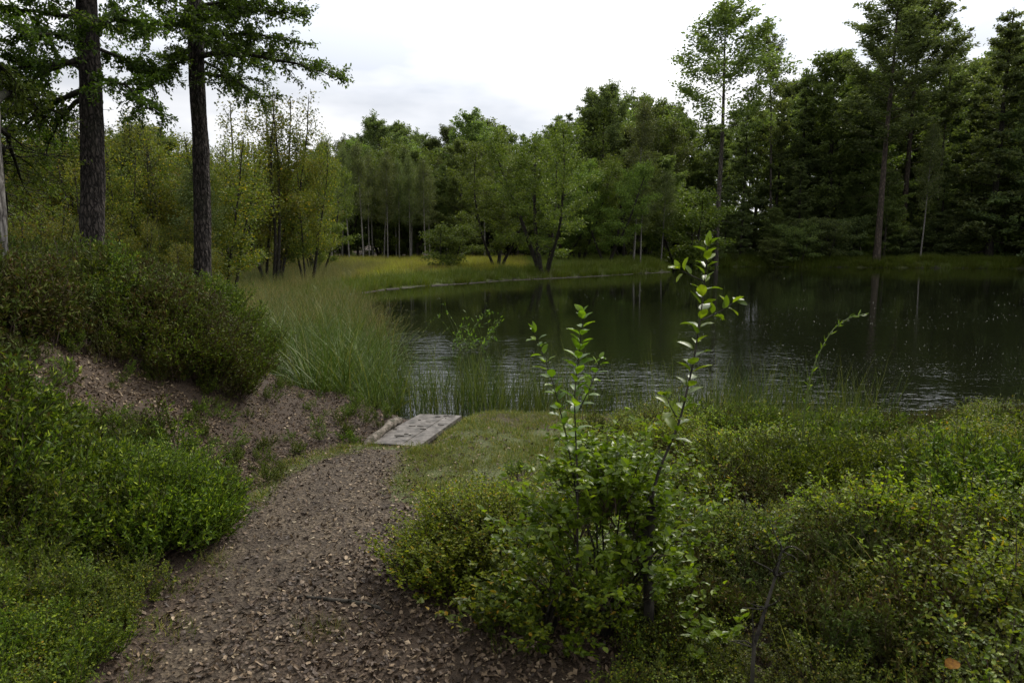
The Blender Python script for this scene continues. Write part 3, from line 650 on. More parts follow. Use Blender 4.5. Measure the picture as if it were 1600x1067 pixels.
def limbs_px(lst, d0, ext_z):
    out = []
    for fz, px, py, d, n in lst: out.append((fz, PT(px, py, d), n))
    return out
b1_ = PT(143, 410, 7.7); b1_[2] = gz(b1_[0], b1_[1]); t1_ = PT(127, 0, 7.7)
b2_ = PT(313, 440, 8.9); b2_[2] = gz(b2_[0], b2_[1]); t2_ = PT(306, 0, 8.9)
L1 = [(0.80, -40, 120, 7.0, 1100), (0.86, 40, 60, 6.6, 1000), (0.95, -60, 20, 7.6, 1300), (0.74, 235, 175, 7.2, 800), (0.85, 245, 120, 8.3, 900), (0.92, 225, 40, 7.2, 900),
      (0.72, 30, 215, 8.6, 900), (0.98, 50, -40, 7.0, 1000), (1.0, 240, -30, 7.8, 900), (1.1, 0, -100, 7.4, 1200), (1.15, 260, -120, 7.8, 1200), (0.9, 150, 60, 9.3, 700), (.78, 60, 150, 9.0, 800),
      (1.25, 100, -260, 7.4, 1200), (1.4, 0, -300, 8.4, 1200), (1.35, 260, -300, 7.4, 1200), (.82, 10, 170, 7.9, 900), (.7, 70, 250, 8.8, 500)]
near_tree('pine_tree', b1_, t1_, .122, 31, 'thicker rough-barked dark tree, the left one of the two dark trunks on the mound', limbs_px(L1, 7.6, 0), 'tree', M['bark'], 3.6)
L2 = [(0.84, 520, 128, 8.5, 1000), (0.95, 462, 22, 8.3, 1000), (0.80, 410, 160, 8.2, 700), (0.88, 400, 95, 9.8, 900), (0.84, 225, 125, 8.6, 800), (0.92, 215, 50, 9.2, 900), (0.9, 450, 60, 8.4, 1000),
      (0.98, 400, 5, 8.8, 1100), (1.0, 230, -10, 8.4, 1000), (1.05, 510, -60, 9.0, 1000), (.9, 330, 60, 7.9, 800), (1.1, 200, -80, 8.8, 1000), (.96, 350, 20, 9.8, 900), (.84, 370, 130, 9.4, 600),
      (1.2, 440, -180, 8.8, 1300), (1.3, 250, -250, 8.8, 1300), (1.45, 420, -300, 9.0, 1300), (.86, 270, 95, 9.5, 700), (.93, 300, 25, 8.1, 700)]
near_tree('pine_tree', b2_, t2_, .102, 32, 'slimmer dark-barked tree at the edge of the mound with one branch reaching over the pond', limbs_px(L2, 8.9, 0), 'tree', M['bark'], 3.6)
b0_ = PT(-2, 480, 6.2); b0_[2] = gz(b0_[0], b0_[1]); t0_ = PT(-16, 180, 6.2)
near_tree('birch_tree', b0_, t0_, .075, 33, 'pale-barked stem cut by the left edge of the picture', [(1.2, PT(-60, 100, 6.6), 500), (1.0, PT(60, 290, 8.4), 700), (1.05, PT(100, 240, 9.4), 700), (.9, PT(40, 330, 9.4), 500), (1.3, PT(40, 150, 7.0), 500), (1.5, PT(-100, 0, 6.6), 500)], 'tree',
          barkmat('grey_birch_bark', (0.06, 0.052, 0.045), (0.26, 0.24, 0.21), 16, 4, .6, .01), 4.5, M['alder'])

# ------------------------------------------------------------------ plant templates (instanced as ground cover)
def heather_geo(seed, h=.30, w=.15, ns=16, per=44, leaf=.021):
    rng = np.random.default_rng(seed); g = G()
    for s in range(ns):
        a = rng.uniform(0, 6.28); rr = rng.uniform(0, .5) * w; out = rng.uniform(.1, .75)
        hh = h * rng.uniform(.6, 1.1)
        c = curve((math.cos(a) * rr, math.sin(a) * rr, -.02), (math.cos(a) * out, math.sin(a) * out, 1), hh, rng, 6, (0, 0, .3), .25)
        tube(g, c, np.linspace(.0028, .001, 6), 3, 1)
        for e in range(3):
            i0 = rng.integers(2, 5); c2 = curve(c[i0], (c[i0 + 1] - c[i0]) / .05 + rng.normal(size=3) * .8, hh * rng.uniform(.2, .4), rng, 4, (0, 0, .5), .3)
            m_ = per // 3; u = rng.random(m_) * 2.999; ii = u.astype(int); f = (u - ii)[:, None]; B = c2[ii] * (1 - f) + c2[ii + 1] * f
            leaves_(g, B, nrm(c2[-1] - c2[0]), rng, leaf)
        m_ = per; u = (.35 + .65 * rng.random(m_)) * 4.999; ii = u.astype(int); f = (u - ii)[:, None]; B = c[ii] * (1 - f) + c[ii + 1] * f
        leaves_(g, B, nrm(c[-1] - c[0]), rng, leaf)
    return g
def leaves_(g, B, ax, rng, ln, wid=.32):
    n = len(B); d = nrm(ax * .9 + rng.normal(size=(n, 3)) * .6); s = nrm(np.cross(d, rng.normal(size=(n, 3)))) ; l = (ln * rng.uniform(.6, 1.4, n))[:, None]
    v = np.stack([B, B + d * l * .5 + s * l * wid * .5, B + d * l, B + d * l * .5 - s * l * wid * .5], 1)
    g.add(v.reshape(-1, 3), np.arange(4 * n).reshape(-1, 4), 0)
def bilberry_geo(seed, h=.30, w=.16, ns=17, per=26, leaf=.0175):
    rng = np.random.default_rng(seed); g = G()
    for s in range(ns):
        a = rng.uniform(0, 6.28); rr = rng.uniform(0, .8) * w; out = rng.uniform(.1, .8); hh = h * rng.uniform(.55, 1.1)
        c = curve((math.cos(a) * rr, math.sin(a) * rr, -.02), (math.cos(a) * out, math.sin(a) * out, 1), hh, rng, 6, (0, 0, .2), .4)
        tube(g, c, np.linspace(.003, .001, 6), 3, 1)
        W = [c] + [curve(c[i0], nrm(c[i0 + 1] - c[i0]) + rng.normal(size=3) * .6, hh * rng.uniform(.25, .5), rng, 4, (0, 0, .2), .4) for i0 in (2, 3, 3, 4)]
        for w_ in W:
            m_ = per // 2 if w_ is c else per // 3
            u = ((.3 if w_ is c else .1) + (.7 if w_ is c else .9) * rng.random(m_)) * (len(w_) - 1.001); ii = u.astype(int); f = (u - ii)[:, None]
            B = w_[ii] * (1 - f) + w_[ii + 1] * f
            D = nrm(nrm(w_[-1] - w_[0]) * .5 + rng.normal(size=(m_, 3)) * np.array([1, 1, .45]))
            leaves6(g, B, D, nrm(rng.normal(size=(m_, 3)) * .4 + np.array([0, 0, 1.0])), leaf * rng.uniform(.6, 1.2, m_), leaf * .62 * rng.uniform(.7, 1.2, m_))
    return g
def grass_geo(seed, h=.9, n=26, w=.10, bw=.007, out=.35, droop=-.5, heads=0, seg=6):
    rng = np.random.default_rng(seed); g = G()
    for s in range(n):
        a = rng.uniform(0, 6.28); rr = w * rng.random() ** .5; o_ = rng.uniform(.0, 1) * out; a2 = a + rng.normal() * .8
        hh = h * rng.uniform(.5, 1.15)
        c = curve((math.cos(a) * rr, math.sin(a) * rr, -.03), (math.cos(a2) * o_, math.sin(a2) * o_, 1), hh, rng, seg, (math.cos(a2) * .3, math.sin(a2) * .3, droop * rng.random()), .12)
        sd = nrm(np.array([math.cos(a2 + 1.57 + rng.normal() * .6), math.sin(a2 + 1.57 + rng.normal() * .6), 0])); wd = bw * rng.uniform(.6, 1.3) * np.linspace(1, .12, seg)[:, None]
        v = np.concatenate([c - sd * wd / 2, c + sd * wd / 2]); k = np.arange(seg - 1)
        g.add(v, np.stack([k, k + 1, k + 1 + seg, k + seg], -1), 0)
        if s < heads:
            m_ = 24; B = c[-2] + (c[-1] - c[-2]) * rng.random((m_, 1)) + rng.normal(size=(m_, 3)) * .006
            leaves_(g, B, nrm(c[-1] - c[-2]), rng, .016)
    return g
def litter_geo(seed, ln=.034):
    rng = np.random.default_rng(seed); g = G(); n = 5; t = np.linspace(0, 1, n); wd = ln * .36 * np.sin(np.pi * (t * .96 + .02)) ** 1.1 * rng.uniform(.5, 1, 5)
    cu = rng.uniform(-.5, .7); z = ln * .45 * np.sin(t * 3 + rng.uniform(0, 3)) * cu
    mid = np.stack([(t - .5) * ln, 0 * t, z], -1); Lf = mid + np.stack([0 * t, wd, ln * .22 * rng.uniform(-.5, 1.5) + 0 * t], -1); Rt = mid + np.stack([0 * t, -wd, ln * .12 * rng.uniform(-1, 1.5) + 0 * t], -1)
    k = np.arange(n - 1); g.add(np.concatenate([mid, Lf, Rt]), np.concatenate([np.stack([k, k + 1, k + 1 + n, k + n], -1), np.stack([k, k + 2 * n, k + 1 + 2 * n, k + 1], -1)]))
    return g
def chip_geo(seed, ln=.018):
    rng = np.random.default_rng(seed); g = G(); a, b, c = ln * rng.uniform(.6, 1.2), ln * rng.uniform(.2, .5), ln * rng.uniform(.08, .22)
    v = np.array([[x, y, z] for z in (-c, c) for x, y in ((-a, -b), (a, -b), (a, b), (-a, b))]) * .5 + rng.normal(size=(8, 3)) * ln * .07
    g.add(v, [[0, 3, 2, 1], [4, 5, 6, 7], [0, 1, 5, 4], [1, 2, 6, 5], [2, 3, 7, 6], [3, 0, 4, 7]]); return g

_gn = {}
def scatter(name, label, geos, mats, P, tilt=.15, smin=.75, smax=1.2, scl=None, smooth=False, lump=0.0):
    """one object of ground cover: copies of small plants set on many points"""
    if len(P) == 0: return
    col = bpy.data.collections.new(name + '_kinds')
    for k, g in enumerate(geos):
        o = bpy.data.objects.new(name + '_kind', g.mesh(name + '_kind', mats, smooth)); col.objects.link(o)
    n = len(P); me = bpy.data.meshes.new(name); me.vertices.add(n); me.vertices.foreach_set('co', np.asarray(P, np.float32).ravel())
    rot = np.stack([RNG.normal(size=n) * tilt, RNG.normal(size=n) * tilt, RNG.uniform(0, 6.28, n)], -1)
    s = RNG.uniform(smin, smax, n) if scl is None else scl * RNG.uniform(smin, smax, n)
    if lump: s = s * (1 - lump + 2 * lump * S((fbm(np.asarray(P)[:, 0] * 1.7, np.asarray(P)[:, 1] * 1.7, 2, 2, 17) - .3) / .4))
    a = me.attributes.new('rot', 'FLOAT_VECTOR', 'POINT'); a.data.foreach_set('vector', rot.astype(np.float32).ravel())
    a = me.attributes.new('scl', 'FLOAT', 'POINT'); a.data.foreach_set('value', s.astype(np.float32))
    a = me.attributes.new('pick', 'INT', 'POINT'); a.data.foreach_set('value', RNG.integers(0, len(geos), n).astype(np.int32))
    ng = bpy.data.node_groups.new(name, 'GeometryNodeTree')
    ng.interface.new_socket('Geometry', in_out='INPUT', socket_type='NodeSocketGeometry'); ng.interface.new_socket('Geometry', in_out='OUTPUT', socket_type='NodeSocketGeometry')
    N = ng.nodes; L = ng.links; gi = N.new('NodeGroupInput'); go = N.new('NodeGroupOutput'); ip = N.new('GeometryNodeInstanceOnPoints')
    ci = N.new('GeometryNodeCollectionInfo'); ci.inputs['Collection'].default_value = col; ci.inputs['Separate Children'].default_value = True; ci.inputs['Reset Children'].default_value = True
    def at(nm, ty):
        x = N.new('GeometryNodeInputNamedAttribute'); x.data_type = ty; x.inputs['Name'].default_value = nm; return [q for q in x.outputs if q.enabled and q.name == 'Attribute'][0]
    L.new(gi.outputs[0], ip.inputs['Points']); L.new(ci.outputs[0], ip.inputs['Instance']); ip.inputs['Pick Instance'].default_value = True
    L.new(at('pick', 'INT'), ip.inputs['Instance Index']); L.new(at('rot', 'FLOAT_VECTOR'), ip.inputs['Rotation']); L.new(at('scl', 'FLOAT'), ip.inputs['Scale'])
    L.new(ip.outputs[0], go.inputs[0])
    o = link(name, me); md = o.modifiers.new('cover', 'NODES'); md.node_group = ng
    tag(o, label, None, None, 'stuff'); return o

def pts(n, box, keep, dz=0.0):
    x = RNG.uniform(box[0], box[1], n); y = RNG.uniform(box[2], box[3], n); k = keep(x, y); x, y = x[k], y[k]
    return np.stack([x, y, height(x, y) + dz], -1)
def sdp(poly): return lambda x, y: poly_sd(x, y, poly)
dP, dPath, dSoil, dLawn, dLit = sdp(POND), PATHD, sdp(SOIL), sdp(LAWN), sdp(LITTER)
def moundh(x, y): return S((np.interp(y, _x0y, _x0x) - x) / 2.25)

# bare patch of leaf litter on the mound's near face
BARE = [hit(a, b) for a, b in [(40, 590), (130, 560), (230, 590), (285, 640), (330, 700), (400, 740), (370, 760), (250, 690), (120, 660)]]
dBare = sdp(BARE)
GRN = [hit(a, b) for a, b in [(-60, 700), (110, 690), (220, 690), (290, 730), (335, 790), (290, 850), (200, 860), (90, 850), (-60, 860)]]
dGrn = sdp(GRN)

GAPL = [hit(a, b) for a, b in [(-60, 862), (90, 866), (200, 872), (320, 862), (400, 815), (430, 850), (340, 905), (160, 912), (-60, 890)]]
dGap = sdp(GAPL)
HG = [heather_geo(s) for s in (1, 2, 3, 4)]; BG = [bilberry_geo(s) for s in (5, 6, 7, 8)]
def k_heather(x, y):
    return (x < 0) & (moundh(x, y) > .12) & (dSoil(x, y) > .12) & (dBare(x, y) > .05) & (dP(x, y) > .5) & (dGrn(x, y) > .0) & (y > 2.9 - 0 * x) & (dPath(x, y) > .3) & (y < 13.5)
P_ = pts(9000, (-12, -1.2, 1.0, 13.5), k_heather)
br = fbm(P_[:, 0] * .9, P_[:, 1] * .9, 3, 3, 11) + .25 * S((P_[:, 0] + 4.2) / 1.2) + RNG.normal(size=len(P_)) * .05 - .12 * S((P_[:, 1] - 8.5) / 2)
old = br > .635
scatter('heather', 'green heather covering the mound under the trees', HG, [M['heath'], M['stem']], P_[~old], .3, .8, 1.35, lump=.4)
scatter('old_heather', 'brown woody heather on the flank of the mound', HG, [M['heathbrown'], M['stem']], P_[old], .3, .8, 1.3, lump=.4)
P_ = pts(900, (-4.5, -1.0, 2.6, 5), lambda x, y: (dGrn(x, y) < .1) & (dPath(x, y) > .12))
scatter('young_heather', 'bright green young heather at the foot of the mound', HG, [M['heathgreen'], M['stem']], P_[np.arange(len(P_)) % 8 > 0], .4, .55, 1.15, lump=.6)
scatter('mound_dead_heather', 'brown dead heather sprigs among the young heather', HG, [M['heathbrown'], M['stem']], P_[np.arange(len(P_)) % 8 == 0], .4, .5, 1.0, lump=.4)
P_ = pts(2600, (-4, -.4, .9, 3.3), lambda x, y: (dPath(x, y) > .22) & (x < -.5) & (dGrn(x, y) > .12) & ((dGap(x, y) > .03) | (RNG.random(len(x)) < .15)) & (fbm(x * 2.6, y * 2.6, 1, 3, 5) > .50))
hs = RNG.random(len(P_)) < .5
scatter('low_bilberry', 'low bilberry beside the near left edge of the path', BG, [M['bil'], M['stem']], P_[hs], .2, .4, .75)
scatter('low_heather', 'low green heather beside the near left edge of the path', HG, [M['heathgreen'], M['stem']], P_[~hs], .2, .4, .8)

# right hand side: bilberry, heather
def k_right(x, y): return (dPath(x, y) > .12) & (dLawn(x, y) > .05) & (dLit(x, y) > .0) & (dP(x, y) > .18) & (x > -.6) & ((x > 1.0) | (dP(x, y) > .9)) 
P_ = pts(12000, (-.5, 9, .8, 7.6), k_right)
fr = fbm(P_[:, 0] * .8, P_[:, 1] * .8, 5, 3, 21) + .10 * S((P_[:, 0] - 1.0) / 1.5) - .1 * (P_[:, 1] < 2.4)
isH = (fr > .55) ; thin = (P_[:, 0] < 1.2) & (P_[:, 1] < 2.6) & (RNG.random(len(P_)) < .5)
near_path = S(dPath(P_[:, 0], P_[:, 1]) / 0.9) * (.35 + .65 * S((dP(P_[:, 0], P_[:, 1]) - .1) / 1.6)) * 1.1 - .15
P_, isH, near_path = P_[~thin], isH[~thin], near_path[~thin]
keep = RNG.random(len(P_)) < .46 + .15 * isH; P_, isH, near_path = P_[keep], isH[keep], near_path[keep]
od = fbm(P_[:, 0] * 2.2, P_[:, 1] * 2.2, 4, 2, 77) > .60
scatter('dead_heather', 'brown dying heather scattered through the right hand bank', HG, [M['heathbrown'], M['stem']], P_[od], .35, .6, 1.1, .46 + .46 * near_path[od])
P_, isH, near_path = P_[~od], isH[~od], near_path[~od]
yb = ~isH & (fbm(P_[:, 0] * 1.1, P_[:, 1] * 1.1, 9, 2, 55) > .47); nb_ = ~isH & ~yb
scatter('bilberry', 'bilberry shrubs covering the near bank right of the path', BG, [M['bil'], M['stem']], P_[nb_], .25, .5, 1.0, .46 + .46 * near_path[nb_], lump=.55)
scatter('sunlit_tint_bilberry', 'bilberry in patches coloured a sunlit yellow-green on the near bank', BG, [M['bily'], M['stem']], P_[yb], .25, .5, 1.0, .46 + .46 * near_path[yb], lump=.55)
P_2 = pts(1100, (-.2, 2.8, 1.2, 3.2), lambda x, y: (x > .3 + .25 * (y - 2)) & (dPath(x, y) > .1) & (fbm(x * 3, y * 3, 0, 2, 6) > .40))
scatter('sparse_bilberry', 'small scattered bilberry shoots in the dead leaves', BG, [M['bil'], M['stem']], P_2, .3, .3, .7)
scatter('bank_heather', 'fine green heather covering the right hand bank', HG, [M['heathgreen'], M['stem']], P_[isH], .25, .7, 1.15, .46 + .46 * near_path[isH], lump=.4)

# grasses
RG = [grass_geo(s, .85, 12, .16, .016, .7, -1.1, 2, 7) for s in (1, 2, 3)] + [grass_geo(s, .95, 7, .2, .013, .95, -1.8, 6, 8) for s in (21, 22)]; LG = [grass_geo(s, .062, 24, .06, .0045, 1.2, -1.0, 0, 4) for s in (4, 5, 6)]
SG = [grass_geo(s, .5, 46, .24, .016, .6, -.9, 6) for s in (7, 8, 9)]; TG = [grass_geo(s, 1.0, 30, .22, .007, .3, -.35, 22) for s in (10, 11)]
RU = [grass_geo(s, .72, 5, .16, .009, .25, -.35, 0) for s in (12, 13, 14)]
REED = [PZ(a, b, 0.05) for a, b in [(392, 560), (420, 585), (500, 622), (560, 642), (592, 640), (612, 600), (600, 540), (590, 500), (570, 474), (520, 463), (440, 445), (360, 440), (340, 470)]]
dReed = sdp(REED)
P_ = pts(30000, (-16, -.9, 6.9, 34), lambda x, y: (dReed(x, y) < .15) & (moundh(x, y) * (y < 10) < .2) & (RNG.random(len(x)) < np.where(y < 14, .55, .25)))
inw = -dP(P_[:, 0], P_[:, 1])
P_[:, 2] = np.maximum(P_[:, 2], -.12)
kk = RNG.random(len(P_)) < np.clip(1.15 - inw * 1.2, .25, 1); P_ = P_[kk]
tn = (P_[:, 1] > 13) & (RNG.random(len(P_)) < .35)
scatter('reeds', 'tall green reeds and sedge at the left edge of the pond', RG, M['reed'], P_[~tn], .22, .55, 1.2)
scatter('dry_reeds', 'tan flowering grass behind the green reeds', TG, M['tan'], P_[tn], .15, .6, .95)
TAN = [PZ(a, b, .25) for a, b in [(330, 452), (340, 420), (450, 417), (600, 425), (560, 440), (470, 452)]]
P_ = pts(9000, (-30, 0, 15, 60), lambda x, y: (poly_sd(x, y, TAN) < .5) & (dP(x, y) > .3))
scatter('tan_grass', 'dry tan grass between the reeds and the far meadow', TG, M['tan'], P_, .15, .5, .85)
P_ = pts(26000, (-34, 16, 18, 62), lambda x, y: (dP(x, y) > -.1) & (poly_sd(x, y, TAN) > -.5) & (y > 20) & (x < 15) & (RNG.random(len(x)) < np.where(dP(x, y) < 1.5, .9, .55)))
eb = (dP(P_[:, 0], P_[:, 1]) < 2.2) | (P_[:, 0] > 1)
scatter('meadow_grass', 'yellow-green grass of the far meadow', SG, M['meadow'], P_[~eb], .1, .7, 1.3)
scatter('bank_sedge', 'green sedge along the edge of the far meadow', SG, M['sedge'], P_[eb], .1, .7, 1.35)
P_ = pts(22000, (4, 90, 52, 70), lambda x, y: (dP(x, y) > -.1) & (dP(x, y) < 6) & (y > 50))
scatter('shore_grass', 'green grass along the far right shore', SG, M['sedge'], P_, .1, .8, 1.5)
P_ = pts(26000, (-1.4, 1.6, 3.2, 7.6), lambda x, y: ((dLawn(x, y) < .12) | ((x < 1) & (x > -.5) & (y > 5) & (dP(x, y) < .9))) & (dP(x, y) > .02) & (fbm(x * 4, y * 4, 0, 3, 3) > .30 + .35 * S((dLawn(x, y) + .35) / .4) * (y < 5.2)))
scatter('short_grass', 'short trodden grass beside the bridge', LG, M['lawn'], P_, .2, .6, 1.4)
P_ = pts(16000, (-2.4, .2, 2.2, 7.4), lambda x, y: (np.abs(dPath(x, y) - .04) < .09 + .07 * fbm(x * 4, y * 4, 0, 2, 8)) & (dP(x, y) > .02) & ((y > 4.5) | (fbm(x * 6, y * 6, 0, 2, 1) > .66)))
scatter('path_edge_grass', 'mossy grass fringe along the edges of the path', LG, M['lawn'], P_, .25, .6, 1.3)
P_ = pts(2600, (-2, 4.2, 6.2, 9.2), lambda x, y: (dP(x, y) < .05) & (dP(x, y) > -1.5) & (y > 7.0) & (RNG.random(len(x)) < np.where((x > -.6) & (x < .6), .95, .5)))
P_[:, 2] = -.06
scatter('water_rushes', 'thin rushes standing in the shallows by the bridge', RU, M['rush'], P_, .10, .5, 1.3)
P_ = pts(520, (1.5, 8, 5.4, 8.2), lambda x, y: (np.abs(dP(x, y)) < .3))
P_[:, 2] = np.maximum(P_[:, 2], -.05)
scatter('bank_rushes', 'thin rushes along the water edge of the right bank', RU, M['rush'], P_, .15, .35, .85)

BGR = [grass_geo(s, .34, 16, .07, .006, .6, -.9, 2, 6) for s in (51, 52, 53)]
P_ = pts(520, (.3, 8, 1.6, 7.2), lambda x, y: (dPath(x, y) > .5) & (dP(x, y) > .15) & (fbm(x * 1.6, y * 1.6, 8, 2, 91) > .45))
scatter('bank_grass', 'fine grass blades growing up through the right hand shrubs', BGR, M['lawn'], P_, .2, .6, 1.15)
# loose stuff on the ground
LT = [litter_geo(s, .034) for s in range(6)]; CH = [chip_geo(s) for s in range(5)]
P_ = pts(26000, (-2.2, 2.4, .9, 6.6), lambda x, y: (dPath(x, y) < .1) & (RNG.random(len(x)) < np.clip((fbm(x * 2.2, y * 2.2, 0, 3, 4) - .38) * 4.0 + .5 * S(1 + dPath(x, y) / .22), .06, 1)), .003)
scatter('wood_chips', 'wood chips and gravel on the trodden path', CH, M['chip'], P_, .25, .3, 1.35)
P_ = pts(72000, (-2.6, 2.6, .9, 6.2), lambda x, y: ((dLit(x, y) < .3) | ((dPath(x, y) < .5) & (RNG.random(len(x)) < .22 * np.clip(1 - dPath(x, y), 0, 1))) | ((dPath(x, y) > 0) & (dPath(x, y) < 1.3) & (y < 3.4) & (RNG.random(len(x)) < .5)) | ((dLawn(x, y) < .3) & (RNG.random(len(x)) < .10))) & (RNG.random(len(x)) < .75), .008)
scatter('leaf_litter', 'brown dead leaves lying on the path and bank', LT, M['litter'], P_, .5, .4, 1.1)
P_ = pts(40000, (-5, -1.2, 3.2, 7.6), lambda x, y: (dBare(x, y) < .15) | ((dSoil(x, y) < .2) & (RNG.random(len(x)) < .12)), .008)
scatter('bare_litter', 'pale dead leaves on the bare face of the mound', LT, M['bare'], P_, .5, .4, 1.0)
P_ = pts(1500, (-5, -1.2, 3.2, 7.6), lambda x, y: ((dBare(x, y) < .2) | (dSoil(x, y) < .15)) & (RNG.random(len(x)) < .08 + .5 * S(1 + np.maximum(np.minimum(dBare(x, y), dSoil(x, y)), -dGrn(x, y) * 0 - 9) / .22)))
scatter('seedlings', 'scattered small heather seedlings on the bare slope', HG, [M['heath'], M['stem']], P_, .35, .2, .6)
P_ = pts(1500, (-5, -1.2, 3.2, 7.6), lambda x, y: ((dBare(x, y) < .15) | (dSoil(x, y) < .0)) & (fbm(x * 3, y * 3, 0, 2, 41) > .56) & (dP(x, y) > .1))
scatter('slope_moss', 'thin mossy grass on the bare slope', LG, M['lawn'], P_, .25, .5, 1.1)
P_ = pts(9000, (-3.4, -1, 4.6, 8), lambda x, y: (dSoil(x, y) < .1) & (dP(x, y) > .1), .004)
scatter('soil_crumbs', 'bark bits and twigs on the bare brown slope', CH, M['soilbit'], P_, .3, .5, 1.9)
n_ = 10000; wpx = RNG.uniform(600, 1600, n_); wpy = 428 + 240 * RNG.random(n_) ** .9
W_ = np.array([PZ(a, b, 0.009) for a, b in zip(wpx, wpy)]); kk = (dP(W_[:, 0], W_[:, 1]) < -.3) & (fbm(W_[:, 0] * .35, W_[:, 1] * .35, 0, 3, 9) > .54); W_ = W_[kk]
scl = np.clip(W_[:, 1] / 14, .5, 1.7)
scatter('floating_bits', 'pale flecks and leaves floating on the dark water', LT, M['fleck'], np.c_[W_, np.full(len(W_), .009)], .05, .10, .42, scl)

# ------------------------------------------------------------------ plank bridge, log, edging
bA, bB, bC, bD = [PZ(a, b, .20) for a, b in ((570, 693), (655, 697), (722, 649), (655, 648))]
br = empty('plank_bridge', (float((bA + bB)[0] / 2), float((bA + bB)[1] / 2), .0), 0, 'low grey weathered plank bridge leading from the path to the water', 'bridge')
bo = np.array([(bA + bB)[0] / 2, (bA + bB)[1] / 2, 0])
def hexa(g, c8, m=0): g.add(c8, [[0, 3, 2, 1], [4, 5, 6, 7], [0, 1, 5, 4], [1, 2, 6, 5], [2, 3, 7, 6], [3, 0, 4, 7]], m)
g = G(); rng = np.random.default_rng(5)
nb = 3
for k in range(nb):
    f0, f1 = k / nb + .0008, (k + 1) / nb - .0008
    e0, e1 = rng.uniform(-.008, .008), rng.uniform(-.02, .02)
    dvec = (bD - bA) / np.linalg.norm(bD - bA)
    a = bA + (bB - bA) * f0 + dvec * e0; b = bA + (bB - bA) * f1 + dvec * e0; c = bD + (bC - bD) * f1 + dvec * e1; d = bD + (bC - bD) * f0 + dvec * e1
    nseg = 14; zt = .205 + [0, .003, -.002][k]
    t = np.linspace(0, 1, nseg + 1); Lc = a + (d - a) * t[:, None]; Rc = b + (c - b) * t[:, None]
    zz = zt + (fbm(t * 5, k, 0, 2, k) - .5) * .001
    top = np.concatenate([np.c_[Lc, zz], np.c_[Rc, zz]]); bot = top - np.array([0, 0, .035])
    v = np.concatenate([top, bot]) - bo; m_ = nseg + 1; kk = np.arange(nseg)
    q = [np.stack([kk, kk + m_, kk + m_ + 1, kk + 1], -1), np.stack([kk + 2 * m_, kk + 2 * m_ + 1, kk + 3 * m_ + 1, kk + 3 * m_], -1),
         np.stack([kk, kk + 1, kk + 1 + 2 * m_, kk + 2 * m_], -1), np.stack([kk + m_, kk + 3 * m_, kk + 3 * m_ + 1, kk + m_ + 1], -1),
         np.array([[0, 2 * m_, 3 * m_, m_], [nseg, nseg + m_, nseg + 3 * m_, nseg + 2 * m_]])]
    g.add(v, np.concatenate(q))
link('deck', g.mesh('deck', M['deck']), br)
for fx in (.12, .88):
    g = G(); a = bA + (bB - bA) * fx; c = bD + (bC - bD) * fx; s = nrm(bB - bA) * .035
    c8 = [np.r_[a - s, .06], np.r_[a + s, .06], np.r_[c + s, .02], np.r_[c - s, .02], np.r_[a - s, .166], np.r_[a + s, .166], np.r_[c + s, .166], np.r_[c - s, .166]]
    hexa(g, np.array(c8) - bo); link('bearer', g.mesh('bearer', M['deck']), br)
g = G()
for k in range(18):                          # split slivers and dead leaves stuck on the boards
    f = rng.uniform(.06, .95); a = bA + (bD - bA) * f; b = bB + (bC - bB) * f; u0 = rng.uniform(.03, .85); u1 = u0 + rng.uniform(.04, .16)
    aa = a + (b - a) * u0; bb = a + (b - a) * min(u1, .97) + rng.normal(size=2) * .008; s_ = nrm(bD - bA) * rng.uniform(.001, .003)
    z0 = .207; z1 = .2125 + rng.uniform(0, .003)
    hexa(g, np.array([np.r_[aa - s_, z0], np.r_[bb - s_ * .4, z0], np.r_[bb + s_ * .4, z0], np.r_[aa + s_, z0], np.r_[aa - s_, z1], np.r_[bb - s_ * .4, z1], np.r_[bb + s_ * .4, z1], np.r_[aa + s_, z1]]) - bo)
link('splinters', g.mesh('splinters', M['bark_far']), br)

lp = [PZ(568, 692, .22), PZ(590, 672, .27), PZ(612, 656, .27), PZ(626, 651, .22)]; z_ = [.20, .26, .27, .22]
t = np.linspace(0, 3, 26); lx = np.interp(t, range(4), [p[0] for p in lp]); ly = np.interp(t, range(4), [p[1] for p in lp]); lz = np.interp(t, range(4), z_)
C = np.stack([lx, ly, lz - .035], -1); o_ = C[0].copy(); g = G()
tube(g, C - o_, .042 * (1 + .9 * (fbm(t * 4, 0, 0, 3, 2) - .5)) * np.r_[.3, .8, np.ones(22), .7, .3], 12)
lg = empty('edging_log', o_, 0, 'old bleached log edging the soil slope beside the bridge', 'log')
link('log', g.mesh('log', M['log'], True), lg)

E_ = np.array([PZ(a, b, .02) for a, b in [(520, 463.5), (560, 458), (600, 452.5), (650, 448.5), (700, 444.5), (760, 440.5), (800, 437.5), (860, 435), (930, 431.5), (990, 428), (1046, 425)]])
g = G()
for k in range(len(E_) - 1):
    a, b = E_[k], E_[k + 1]; nn = int(np.linalg.norm(b - a) / 1.6) + 1
    for s in range(nn):
        p, q = a + (b - a) * s / nn, a + (b - a) * (s + .97) / nn; sv = nrm(np.array([-(b - a)[1], (b - a)[0]])) * .028; z0, z1 = -.15, .022 + RNG.uniform(-.015, .015)
        j_ = RNG.normal(size=2) * .07; p = p + j_; q = q - j_ * .4
        if RNG.random() < .22: z1 = -.03
        hexa(g, [np.r_[p - sv, z0], np.r_[q - sv, z0], np.r_[q + sv, z0], np.r_[p + sv, z0], np.r_[p - sv, z1], np.r_[q - sv, z1], np.r_[q + sv, z1], np.r_[p + sv, z1]])
tag(link('bank_edging', g.mesh('bank_edging', M['edge'])), 'thin pale timber edging along the waterline of the grassy bank', 'edging')

